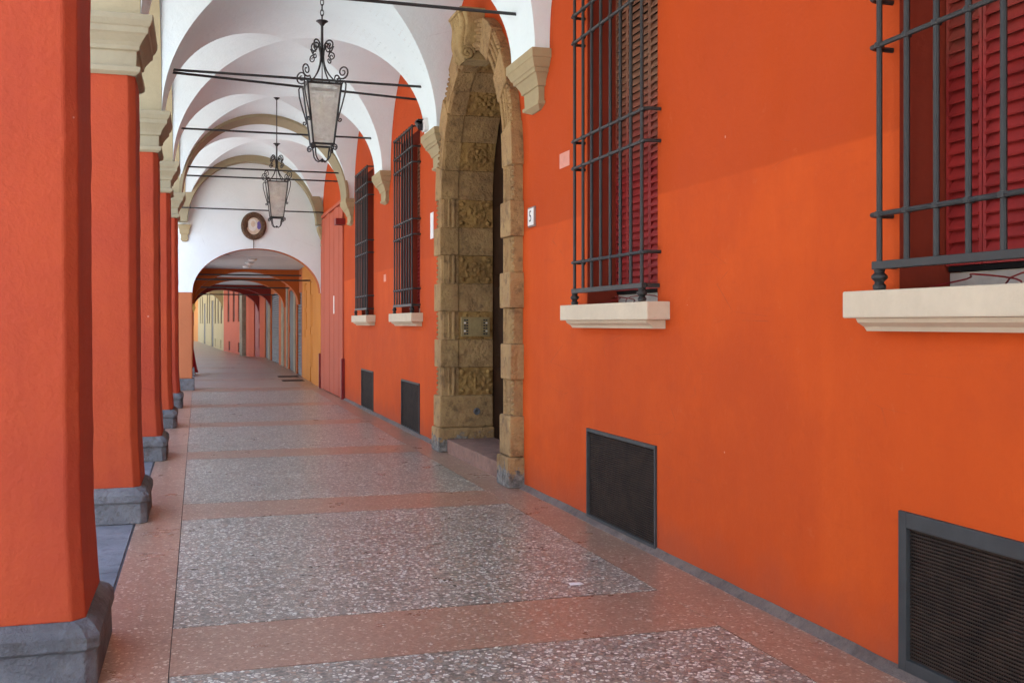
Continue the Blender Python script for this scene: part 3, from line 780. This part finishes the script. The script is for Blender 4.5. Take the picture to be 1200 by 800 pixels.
# ------------------------------------------------------------------ house number, peeled patch, signs, camera
def text_mesh(txt, size):
    cu = bpy.data.curves.new('numeral', 'FONT'); cu.body = txt; cu.size = size; cu.align_x = 'CENTER'; cu.align_y = 'CENTER'; cu.extrude = 0.0008
    tmp = bpy.data.objects.new('numeral', cu); COL.objects.link(tmp)
    dg = bpy.context.evaluated_depsgraph_get(); me = bpy.data.meshes.new_from_object(tmp.evaluated_get(dg))
    bpy.data.objects.remove(tmp); return me
yn = 9.47
hn = thing('house_number', (wx(yn), yn, 2.61), 'small white ceramic house number plaque with dark numeral beside stone doorway', 'plaque', rz=WROT)
MB().box(-0.018, 0.005, -0.098, 0.098, -0.095, 0.095).build('surround', plain('grey_mortar', (0.30, 0.2, 0.16), 0.8), hn, bevel=0.004)
MB().box(-0.024, -0.010, -0.082, 0.082, -0.08, 0.08).build('tile', PLAQ, hn, bevel=0.003)
me = text_mesh('5', 0.15); me.materials.append(INK)
num = bpy.data.objects.new('numeral', me); COL.objects.link(num); num.parent = hn
num.matrix_local = Matrix.Translation((-0.0255, 0, 0)) @ Matrix.Rotation(R(-90), 4, 'Z') @ Matrix.Rotation(R(90), 4, 'X')
def flat(name, y, z0, z1, hw, mat, label, cat, x=-0.004):
    q = MB().box(x, 0.004, -hw, hw, z0, z1); o = q.build(name, mat, None); o.location = (wx(y), y, 0); o.rotation_euler = (0, 0, WROT)
    tag(o, label, cat); return o
flat('paint_patch', 8.58, 2.955, 3.085, 0.125, PEELED, 'small pale pink square patch on the orange wall beside the window bars', 'patch', -0.003)
flat('notice', 13.80, 2.74, 3.09, 0.09, PLAQ, 'tall narrow white notice on the orange wall past the stone doorway', 'notice', -0.008)
flat('paint_patch', 17.40, 2.30, 2.42, 0.10, PEELED, 'small pale peeled spot on the orange wall between two barred windows', 'patch', -0.003)
sc = thing('security_camera', (wx(13.5) - 0.16, 13.60, 4.115), 'small black security camera with white mount on a wall corbel', 'camera')
MB().box(-0.03, 0.15, -0.22, -0.06, 0.0, 0.16).build('junction_box', LAMPW, sc, bevel=0.008)
MB().tube([(0.0, 0.05, 0.02), (-0.03, 0.05, 0.08)], 0.012, 6).build('arm', LAMPW, sc, True)
q = MB(); q.tube([(-0.05, 0.13, 0.16), (-0.05, -0.07, 0.06)], 0.048, 10); cb = q.build('camera_housing', CAMB, sc, True)
MB().box(-0.10, 0.0, -0.10, 0.14, 0.15, 0.163).build('sun_shield', CAMB, sc)
q = MB(); q.tube([(-0.05, -0.06, 0.065), (-0.05, -0.085, 0.053)], 0.034, 10); q.build('lens', INK, cb, True)

# ------------------------------------------------------------------ salmon boarded gate in the last bay
sg_ = thing('boarded_gate', (wx(24.3), 24.3, 0), 'tall salmon painted boarded gate filling the wall of the last bay', 'gate', rz=WROT)
y = -2.0; w_ = (0.55, 0.32, 0.50, 0.50, 0.28, 0.55, 0.50, 0.62)
for k, d in enumerate(w_):
    MB().box(-0.035 - 0.006 * (k % 2), 0.02, y + 0.002, y + d - 0.002, 0.02, 4.12 + 0.02 * (k % 3)).build('board', SALMON, sg_, bevel=0.004); y += d
MB().box(-0.055, 0.02, -2.10, y, 4.17, 4.24).build('head_rail', SALMON, sg_, bevel=0.006)
for yy in (-2.12, 1.9):
    MB().box(-0.075, 0.03, yy, yy + 0.11, 0.0, 0.86).build('guard_plate', DKRED, sg_, bevel=0.006)
MB().box(-0.049, -0.02, -0.72, -0.62, 1.82, 2.22).build('notice', PLAQ, sg_)
rb = MB().box(-0.20, 0.02, -0.15, 0.15, 0, 0.13).build('alarm_box', DKRED, None, bevel=0.01); rb.location = (wx(22.2), 22.25, 3.68)
tag(rb, 'small dark red box jutting from the wall at the gate corner', 'box')

# ------------------------------------------------------------------ white end wall with low arch
ew = thing('end_wall', (0, END, 0), 'white plastered cross wall with a wide low arch and an oval picture', 'wall')
ax0, ax1 = -0.13, wx(END) - 0.03
axc, ahw = (ax0 + ax1) / 2, (ax1 - ax0) / 2
n = 36; zs_, rise_ = 2.35, 1.08
arc = [(axc - ahw * math.cos(PI * i / n), zs_ + rise_ * math.sin(PI * i / n)) for i in range(n + 1)]
q = MB(); TH = 0.45
for yy in (0.0, TH):
    pts = [(-1.16, zs_)] + arc + [(3.6, zs_)]
    for a, b in zip(pts, pts[1:]): q.add([(a[0], yy, a[1]), (b[0], yy, b[1]), (b[0], yy, 6.2), (a[0], yy, 6.2)], [(0, 1, 2, 3)])
q.build('upper_wall', ENDWHITE, ew)
q = MB(); q.rings([[(x, 0, z), (x, TH, z)] for x, z in arc], False, closed=False); q.build('arch_soffit', ORG2, ew, True, sharp=60)
MB().box(-0.95, ax0, 0.0, TH, 0.28, zs_).build('pier', PEACH, ew, bevel=0.02)
MB().box(-1.0, ax0 + 0.05, -0.05, TH + 0.05, 0.0, 0.279).build('pier_base', GREYBASE, ew, bevel=0.015)
q = MB(); q.stack([(3.56, 0.05, 0.03), (3.61, 0.09, 0.06), (3.64, 0.08, 0.05), (3.72, 0.08, 0.05), (3.76, 0.11, 0.08), (3.84, 0.115, 0.09), (3.90, 0.14, 0.11), (3.96, 0.145, 0.12)], cx=-0.31)
q.build('impost', CORBEL, ew, bevel=0.004)
MB().box(ax1, 3.6, 0.0, TH, 0.0, zs_).build('pier', YEL, ew, bevel=0.01)
# oval picture
op = thing('oval_picture', (1.30, END - 0.02, 3.97), 'oval picture of a veiled figure in a carved brown frame on the white wall', 'picture')
def oval(mb, rx, rz, y0, y1, n=28, cx=0, cz=0):
    mb.rings([[(cx + rx * k * math.cos(2 * PI * i / n), yv, cz + rz * k * math.sin(2 * PI * i / n)) for i in range(n)] for k, yv in ((1, y1), (1, y0 + 0.015), (0.96, y0))], True)
q = MB(); N2 = 32; rings = []
for i in range(N2):
    a = 2 * PI * i / N2; r = []
    for j in range(8):
        b = 2 * PI * j / 8; rad = 1 + 0.0 * b
        r.append(((0.235 + 0.068 * math.cos(b)) * math.cos(a), -0.03 - 0.045 * math.sin(b), (0.275 + 0.068 * math.cos(b)) * math.sin(a)))
    rings.append(r)
rings.append(rings[0]); q.rings(rings, False); fr = q.build('frame', FRAMEB, op, True)
for i in range(24):
    a = 2 * PI * i / 24
    MB().lathe([(0, -0.022), (0.02, -0.012), (0.024, 0), (0.02, 0.012), (0, 0.022)], 6, 0.25 * math.cos(a), -0.078, 0.29 * math.sin(a)).build('frame_bead', FRAMEB, fr, True)
q = MB(); oval(q, 0.20, 0.24, -0.02, 0.015); q.build('painted_panel', SKIN, op)
q = MB(); oval(q, 0.11, 0.15, -0.032, -0.012, cx=-0.02, cz=0.03); q.build('veil', VEIL, op)
q = MB(); oval(q, 0.055, 0.075, -0.042, -0.022, cx=-0.015, cz=0.05); q.build('face', SKIN, op)
q = MB(); oval(q, 0.05, 0.10, -0.030, -0.012, cx=0.125, cz=0.02); q.build('blue_mantle', BLUEP, op)
q = MB(); oval(q, 0.022, 0.09, -0.030, -0.012, cx=-0.155, cz=0.04); q.build('dark_fold', FRAMEB, op)
MB().tube([(0, -0.02, -0.34), (0, -0.02, -0.54)], 0.012, 6).build('pendant_rod', FRAMEB, op, True)

# ------------------------------------------------------------------ lanterns
def spiral(c, r0, turns, a0, dirn, plane, n=26, shrink=0.85):
    pts = []
    for i in range(n):
        f = i / (n - 1); a = a0 + dirn * turns * 2 * PI * f; r = r0 * (1 - shrink * f)
        pts.append((c[0] + r * math.cos(a), c[1] + r * math.sin(a)))
    return pts
def make_lantern(label, loc, rz, chain):
    t = thing('lantern', loc, label, 'lantern', 'hanging wrought iron lanterns', rz)      # origin at the vault, z measured down
    Z = lambda zz: zz - 5.70
    MB().lathe([(0.0, 0.02), (0.07, 0.012), (0.075, 0.0), (0.045, -0.02), (0.02, -0.045), (0, -0.05)], 14, 0, 0, 0).build('ceiling_rose', IRON, t, True)
    if chain:
        q = MB(); zz = Z(5.66); k = 0
        while zz > Z(4.90):
            pts = []
            for i in range(13):
                a = 2 * PI * i / 12; u, v = 0.017 * math.cos(a), 0.036 * math.sin(a)
                pts.append((u, 0, zz - 0.03 + v) if k % 2 == 0 else (0, u, zz - 0.03 + v))
            q.tube(pts, 0.0055, 5); zz -= 0.056; k += 1
        q.build('chain', IRON, t, True)
    else:
        MB().tube([(0, 0, Z(5.66)), (0, 0, Z(4.84))], 0.010, 6).build('hanging_rod', IRON, t, True)
    MB().lathe([(0.0, 0.02), (0.03, 0.012), (0.06, 0.022), (0.066, 0.016), (0.035, -0.006), (0.018, -0.03), (0, -0.032)], 14, 0, 0, Z(4.85)).build('drip_dish', IRON, t, True)
    MB().tube([(0, 0, Z(4.84)), (0, 0, Z(4.52))], 0.014, 8).build('stem', IRON, t, True)
    zt, zb, a, b = Z(4.17), Z(3.54), 0.178, 0.108
    # iron cage
    q = MB()
    cs = [(1, 1), (1, -1), (-1, -1), (-1, 1)]
    for i in range(4):
        c0, c1 = cs[i], cs[(i + 1) % 4]
        q.tube([(c0[0] * a, c0[1] * a, zt), (c1[0] * a, c1[1] * a, zt)], 0.013, 6)
        q.tube([(c0[0] * b, c0[1] * b, zb), (c1[0] * b, c1[1] * b, zb)], 0.012, 6)
        q.tube([(c0[0] * a, c0[1] * a, zt), (c0[0] * b, c0[1] * b, zb)], 0.011, 6)
    q.build('cage', IRON, t, True)
    for i in range(4):
        c0, c1 = cs[i], cs[(i + 1) % 4]; k = 0.972
        vs = []
        for kk in (k, k - 0.02):
            vs += [(c0[0] * a * kk, c0[1] * a * kk, zt - 0.01), (c1[0] * a * kk, c1[1] * a * kk, zt - 0.01), (c1[0] * b * kk, c1[1] * b * kk, zb + 0.01), (c0[0] * b * kk, c0[1] * b * kk, zb + 0.01)]
        MB().rings([vs[:4], vs[4:]], True).build('pane', GLASS, t)
    MB().lathe([(0.02, 0), (0.02, 0.14), (0.018, 0.145), (0.024, 0.17), (0.02, 0.21), (0.004, 0.25)], 10, 0, 0, Z(3.80)).build('candle_bulb', BULB, t, True)
    MB().tube([(0, 0, Z(4.52)), (0, 0, Z(3.90))], 0.006, 6).build('lamp_tube', IRON, t, True)
    for i in range(4):
        an = i * PI / 2 + PI / 4; ca, sa = math.cos(an), math.sin(an)
        def put(pl, r=0.009, name='scroll'):
            MB().tube([(ca * x, sa * x, zz) for x, zz in pl], r, 6, taper=lambda f: 1.0 - 0.35 * f).build(name, IRON, t, True)
        d = a * 1.414
        # long S from the stem to the cage corner
        pl = [(0.016 + (d - 0.06) * (f ** 2.4), Z(4.55) - (Z(4.55) - zt - 0.012) * f ** 0.85) for f in [j / 12 for j in range(13)]]
        put(pl, 0.0105)
        # crown scroll: rises from the stem and curls outward
        base = [(0.016, Z(4.46)), (0.024, Z(4.54)), (0.045, Z(4.61))]
        sp = spiral((0.096, Z(4.60)), 0.060, 1.6, PI * 0.95, -1, None)
        put(base + sp, 0.0095)
        sp = spiral((0.125, Z(4.475)), 0.042, 1.4, PI * 0.6, -1, None)
        put([(0.15, Z(4.585)), (0.125, Z(4.54))] + sp, 0.008)
        # shoulder scroll at the cage corner
        sp = spiral((d + 0.02, Z(4.295)), 0.076, 1.7, -PI * 0.75, 1, None)
        put([(d - 0.075, zt + 0.016), (d - 0.055, Z(4.21))] + sp, 0.0095)
        # ear running down beside the glass
        ear = [(d + 0.004, zt), (d + 0.03, Z(4.20)), (d + 0.058, Z(4.165)), (d + 0.05, Z(4.08)), (d + 0.012, Z(3.96)), (d - 0.028, Z(3.85))]
        sp = spiral((d - 0.018, Z(3.795)), 0.028, 1.2, PI * 0.8, 1, None, 16)
        put(ear + sp, 0.0085)
        # foot scroll and bottom handle
        db = b * 1.414
        sp = spiral((db + 0.012, Z(3.505)), 0.034, 1.4, PI * 0.55, -1, None, 18)
        put([(db - 0.03, zb - 0.004)] + sp, 0.009)
        put([(db - 0.02, zb), (db - 0.035, Z(3.48)), (db - 0.045, Z(3.42)), (db - 0.07, Z(3.385)), (0.05, Z(3.365)), (0.025, Z(3.37)), (0.0, Z(3.395))], 0.0095)
    MB().lathe([(0, -0.02), (0.018, -0.012), (0.022, 0), (0.016, 0.014), (0, 0.02)], 10, 0, 0, Z(3.375)).build('finial', IRON, t, True)
    return t
make_lantern('big wrought iron lantern with milky glass hanging on a chain', (1.275, 11.35, 5.67), -YAW + 0.33, True)
make_lantern('wrought iron lantern with milky glass hanging on a straight rod', (1.355, 19.25, 5.66), -YAW + 0.33, False)

# ------------------------------------------------------------------ the next portico beyond the end wall
Y0 = END + 0.45
WP = [(2.93, Y0), (3.10, 40.0), (3.02, 51.0), (2.35, 52.6), (1.45, 64.0), (0.0, 98.0), (-6.0, 150.0)]   # house line, bending left
def wline(y):
    for (xa, ya), (xb, yb) in zip(WP, WP[1:]):
        if ya <= y <= yb: return xa + (xb - xa) * (y - ya) / (yb - ya)
    return WP[-1][0]
def frame_on(xa, ya, xb, yb):
    d = math.atan2(-(xb - xa), yb - ya); L = math.hypot(xb - xa, yb - ya); return d, L
pf = MB().add([(-1.5, 27.0, -0.006), (3.4, 27.0, -0.006), (3.4, 52, -0.006), (1.8, 64, -0.006), (0.3, 98, -0.006), (-5.5, 150, -0.006), (-12, 150, -0.006), (-5, 98, -0.006), (-3.2, 64, -0.006), (-1.9, 52, -0.006)], [tuple(range(10))])
pav = tag(pf.build('pavement', BROWNF), kind='structure')
y = 27.0
while y < 60:
    q = MB(); L = 4.2
    def qd(xa, xb, ya, yb, mat, nm):
        m = MB(); pts = []
        sh = lambda yy: 0 if yy < 50 else wline(yy) - 3.0
        m.rings([[(xa + sh(ya), ya + 0.01, z), (xb + sh(ya), ya + 0.01, z), (xb + sh(yb), yb - 0.01, z), (xa + sh(yb), yb - 0.01, z)] for z in (-0.05, 0.0)], True)
        m.build(nm, mat, pav)
    qd(-0.2, 2.5, y, y + L - 0.7, BROWNF, 'terrazzo_panel'); qd(-0.2, 2.5, y + L - 0.7, y + L, PINK, 'cross_band')
    qd(2.51, 3.3, y, y + L, PINK, 'border_band'); qd(-1.4, -0.21, y, y + L, BROWNF, 'border_band')
    y += L
def far_wall(name, ya, yb, top, mat, holes, label, cat='wall', fills=None, rev=None):
    xa, xb = wline(ya), wline(yb); d, L = frame_on(xa, ya, xb, yb)
    t = thing(name, (xa, ya, 0), label, cat, rz=d)
    q = MB(); hs = [(h[0], h[1], h[2], h[3], h[5] if len(h) > 5 else 0.15) for h in holes]
    grid_wall(q, 0, L, -0.02, top, hs); q.build('plaster', [mat, rev or mat, BLACK], t)
    for h in holes:
        kind = h[4]; a, b, c, dd = h[:4]; x = min(0.03, (h[5] if len(h) > 5 else 0.15) * 0.4)
        if kind == 'roller':
            m = MB(); nz = int((dd - c) / 0.09)
            rings = []
            for i in range(nz * 2 + 1):
                zz = c + (dd - c) * i / (nz * 2); rings.append([(x + (0.02 if i % 2 else 0.0), a, zz), (x + (0.02 if i % 2 else 0.0), b, zz)])
            m.rings(rings, False, closed=False); m.build('roller_shutter', ROLLM, t)
        elif kind == 'window':
            m = MB()
            for i in range(int((dd - c) / 0.12)): m.box(x, x + 0.03, a + 0.03, b - 0.03, c + 0.12 * i + 0.02, c + 0.12 * i + 0.10)
            tag(m.build('shutter', VENTM, t), kind='stuff')
        elif kind == 'door':
            m = MB(); m.box(x, x + 0.04, a + 0.02, b - 0.02, c, dd - 0.02)
            for zz in (0.15, 0.55): m.box(x - 0.02, x, a + 0.12, b - 0.12, c + (dd - c) * zz, c + (dd - c) * (zz + 0.32))
            m.build('door', WOOD if len(h) < 7 else h[6], t)
    return t
far_wall('shop_wall', Y0 + 0.01, 31.9, 4.4, YEL, [(1.9, 2.5, 0.0, 2.75, 'door', 0.04, YEL), (3.6, 4.3, 1.2, 2.75, 'door', 0.04, YEL)], 'yellow orange shop wall just beyond the low white arch')
t = far_wall('shop_wall', 31.9, 39.4, 4.4, ORG2, [(0.2, 2.1, 0.0, 2.55, 'roller', 0.16), (3.6, 5.6, 0.0, 2.75, 'door', 0.16, DOORG)], 'orange shop wall with a grey roller shutter and a dark door')
for a in (2.5, 6.2):
    MB().box(-0.025, 0.01, a, a + 0.8, 0, 2.9).build('pilaster', STONEP, t, bevel=0.005)
t = far_wall('shop_wall', 39.4, 51.0, 4.4, ORG2, [(3.1, 7.3, 0.0, 2.85, 'roller', 0.16), (9.2, 11.2, 0.0, 2.85, 'roller', 0.16)], 'orange shop wall with two grey roller shutters')
for a in (0.5, 7.7):
    MB().box(-0.03, 0.01, a, a + 1.2, 0, 3.0).build('pilaster', STONEP, t, bevel=0.005)
t = far_wall('far_house', 51.0, 52.6, 4.6, SALMON, [(0.5, 1.1, 0, 2.9, 'door', 0.2, DKRED)], 'narrow salmon wall corner with a dark red door')
t = far_wall('far_house', 52.6, 64.0, 6.5, SALMON, [(3.4, 4.3, 1.7, 3.5, 'window'), (5.8, 6.7, 1.7, 3.5, 'window'), (8.4, 9.3, 1.7, 3.5, 'window'), (3.5, 4.3, 0.1, 0.6, 'window'), (8.0, 8.8, 0.1, 0.6, 'window')], 'salmon house front with three shuttered windows where the portico bends', 'house')
MB().box(-0.2, 0.01, 0.9, 1.9, 0, 4.2).build('pier', STONEP, t, bevel=0.02)
t = far_wall('far_house', 64.0, 98.0, 6.5, CREAM, [(a, a + 1.3, 1.6, 3.8, 'window') for a in (1.5, 4.5, 7.6, 14.5, 17.5, 25.0, 29.0)] + [(10.3, 12.8, 0, 3.2, 'door'), (21, 23.4, 0, 3.2, 'door'), (2.2, 2.9, 0.1, 0.6, 'window'), (7.9, 8.6, 0.1, 0.6, 'window')], 'long cream house front in bright light at the far end', 'house')
t = far_wall('far_house', 98.0, 150.0, 6.5, YEL, [(a, a + 1.6, 1.4, 3.8, 'window') for a in (3, 9, 15, 22)] , 'yellowish house front closing the distant street', 'house')
fb = thing('far_upper_house', (0, 0, 0), 'plain upper mass of the houses beyond the white wall', 'building')
MB().box(-1.1, 12, Y0 + 0.02, 51, 4.45, 12).build('upper_storey', OCHRE, fb)
MB().box(3.75, 12, Y0 + 0.02, 51, -0.2, 4.44).build('rear_block', OCHRE, fb)
cl = MB().box(-1.1, 3.6, Y0 + 0.01, 51.5, 3.27, 3.9); tag(cl.build('ceiling', GREYP), kind='structure')
# unseen street-side arcade added to darken that portico: low arches between its piers
la = thing('arcade_wall', (0, Y0, 0), 'low orange arcade wall added to darken the portico beyond the white wall', 'wall')
ya_ = [0.0, 6.45, 12.65, 20.05, 24.7]
for a, b in zip(ya_, ya_[1:]):
    yc_, h_ = (a + b) / 2, (b - a) / 2 - 0.35; n_ = 20
    arc_ = [(yc_ - h_ * math.cos(PI * i / n_), 2.1 + 0.85 * math.sin(PI * i / n_)) for i in range(n_ + 1)]
    q = MB(); pts = [(a, 2.1)] + arc_ + [(b, 2.1)]
    for X in (-0.24, -0.72):
        for p, r in zip(pts, pts[1:]): q.add([(X, *p), (X, *r), (X, r[0], 3.6), (X, p[0], 3.6)], [(0, 1, 2, 3)])
    q.rings([[(-0.24, *p), (-0.72, *p)] for p in pts], False, closed=False)
    q.build('spandrel', ORG2, la)
# cross arches of that portico
def cross_arch(yc, x0, x1, th, zs0, rise, top, mat, label):
    t = thing('cross_arch', (0, yc, 0), label, 'arch', 'cross arches of the low portico')
    xc, hx = (x0 + x1) / 2, (x1 - x0) / 2; n = 28
    arc = [(xc - hx * math.cos(PI * i / n), zs0 + rise * math.sin(PI * i / n)) for i in range(n + 1)]
    q = MB()
    for yy in (0, th):
        for a, b in zip([(x0 - 0.75, zs0)] + arc, arc + [(x1 + 0.5, zs0)]): q.add([(a[0], yy, a[1]), (b[0], yy, b[1]), (b[0], yy, top), (a[0], yy, top)], [(0, 1, 2, 3)])
    q.rings([[(x, 0, z), (x, th, z)] for x, z in arc], False, closed=False)
    q.build('arch_wall', mat, t, True, sharp=40)
    for k, (px0, px1) in enumerate(((x0 - 0.62, x0), )):
        MB().box(px0, px1, 0.0, th, 0.26, zs0 - 0.18).build('pier', mat, t, bevel=0.02)
        MB().box(px0 - 0.05, px1 + 0.05, -0.05, th + 0.05, 0, 0.258).build('pier_base', GREYBASE, t, bevel=0.01)
        q = MB(); q.stack([(zs0 - 0.178, (px1 - px0) / 2 + 0.01, th / 2 + 0.01), (zs0 - 0.12, (px1 - px0) / 2 + 0.04, th / 2 + 0.04), (zs0 - 0.05, (px1 - px0) / 2 + 0.06, th / 2 + 0.06), (zs0 - 0.003, (px1 - px0) / 2 + 0.08, th / 2 + 0.08)], (px0 + px1) / 2, th / 2)
        q.build('pier_capital', GOLD, t)
    return t
cross_arch(33.2, -0.15, 3.0, 0.5, 2.2, 1.0, 3.27, ORG2, 'orange cross arch with yellow pier capital, the first past the white wall')
cross_arch(39.4, -0.15, 3.05, 0.5, 2.2, 0.98, 3.27, ORG2, 'orange cross arch above the grey roller shutters')
cross_arch(46.8, -0.2, 3.05, 0.5, 2.2, 0.95, 3.27, RED2, 'dark red cross arch inside the low portico')
cross_arch(51.6, -0.6, 2.75, 0.6, 2.2, 1.0, 3.9, RED2, 'dark red cross arch at the end of the low portico')
cross_arch(64.5, -2.1, 1.4, 0.6, 2.4, 1.2, 5.0, CREAM, 'cream cross arch in bright light beyond the bend')
# ceilings beyond the bend follow the line of the houses
for ya, yb, z0, lab in ((52.25, 64.4, 3.75, 'first'), (65.15, 150, 4.6, 'second')):
    ys = [y_ for y_ in (ya, 64.0, 98.0, yb) if ya <= y_ <= yb]
    q = MB(); q.rings([[(wline(y_) - 4.6, y_, z0), (wline(y_) + 2.0, y_, z0), (wline(y_) + 2.0, y_, z0 + 2), (wline(y_) - 4.0, y_, z0 + 2)] for y_ in ys], True)
    tag(q.build('ceiling', GREYP), kind='structure')
for k, yy in enumerate((57.0, 60.6, 70.0, 76.0, 83.0, 91.0)):
    xx = wline(yy) - 3.4; t = thing('street_pier', (xx, yy, 0), 'square plastered pier on the street side beyond the bend', 'pillar', 'piers beyond the bend')
    MB().stack([(0, 0.34, 0.34), (0.26, 0.34, 0.34)]).build('base', GREYBASE, t); MB().stack([(0.261, 0.28, 0.28), (4.65, 0.28, 0.28)], ch=0.03).build('shaft', SALMON if yy < 64 else CREAM, t)
for yy, zz in ((29.2, 2.78), (32.3, 3.05), (36.2, 2.80), (43, 2.75)):
    rod((-0.6, yy, zz), (wline(yy) + 0.02, yy, zz), 'thin iron rod across the low portico between its cross arches', 'rods in the low portico', 0.022)
for yy in (27.9, 29.6, 31.4):
    q = MB(); q.lathe([(0.11, 0.0), (0.115, -0.02), (0.09, -0.045), (0.04, -0.06), (0.0, -0.062)], 16)
    o = q.build('ceiling_light', LAMPW, None, True); o.location = (1.35, yy, 3.268); tag(o, 'flat round white light on the low portico ceiling', 'ceiling light', 'ceiling lights of the low portico')
# red cloth cover standing against the first pier beyond the end wall
q = MB(); rings = []
for i in range(13):
    f = i / 12; r = 0.26 - 0.17 * f ** 0.8; ring = []
    for j in range(28):
        a = 2 * PI * j / 28; k = 1 + 0.13 * (1 - f * 0.6) * math.sin(a * 7 + 0.6 * math.sin(f * 5))
        ring.append((r * k * math.cos(a), r * k * math.sin(a), 0.07 + 1.08 * f))
    rings.append(ring)
q.rings(rings, True)
rc = thing('covered_stand', (-0.27, 34.35, 0), 'slim stand draped in red cloth beside the orange pier', 'stand')
q.build('cloth', REDCL, rc, True, sharp=70)
for a in range(3): MB().tube([(0, 0, 0.3), (0.2 * math.cos(a * 2.09), 0.2 * math.sin(a * 2.09), 0.012)], 0.012, 6).build('leg', IRON, rc, True)
for yy, xx in ((29.9, 2.55), (32.2, 2.6)):
    q = MB(); q.box(-0.3, 0.3, -0.3, 0.3, 0.001, 0.008)
    for i in range(7): q.box(-0.27, 0.27, -0.27 + 0.08 * i, -0.23 + 0.08 * i, 0.008, 0.014)
    o = q.build('floor_grate', VENTM); o.location = (xx, yy, 0); tag(o, 'small dark iron grate in the pavement by the yellow wall', 'floor grate', 'floor grates by the yellow wall')
# scrap of paper on the terrazzo
q = MB(); q.add([(-0.045, -0.03, 0.003), (0.05, -0.025, 0.004), (0.04, 0.03, 0.006), (-0.04, 0.025, 0.009), (0.0, 0.0, 0.012)], [(0, 1, 4), (1, 2, 4), (2, 3, 4), (3, 0, 4), (0, 3, 2, 1)])
o = q.build('paper_scrap', PLAQ); o.location = (2.22, 6.05, 0); tag(o, 'small scrap of white paper lying on the terrazzo', 'paper')

# ------------------------------------------------------------------ the street side: opposite house
oh = thing('opposite_house', (-16.0, 0, 0), 'pale house across the street with rows of shuttered windows', 'house')
q = MB()
hs = []
for i in range(18):
    yy = -30 + i * 5.2
    hs.append((yy, yy + 1.2, 1.2, 3.4, 0.2)); hs.append((yy, yy + 1.2, 5.6, 7.8, 0.2))
grid_wall(q, -45, 110, -0.2, 9.5, hs)
o = q.build('facade', [OCHRE, OCHRE, VENTM], oh); o.scale = (-1, 1, 1)
MB().box(-10, -0.25, -45, 110, -0.2, 9.5).build('body', OCHRE, oh)
MB().box(-0.25, 0.45, -45, 110, 9.5, 9.75).build('eaves', STONEP, oh)
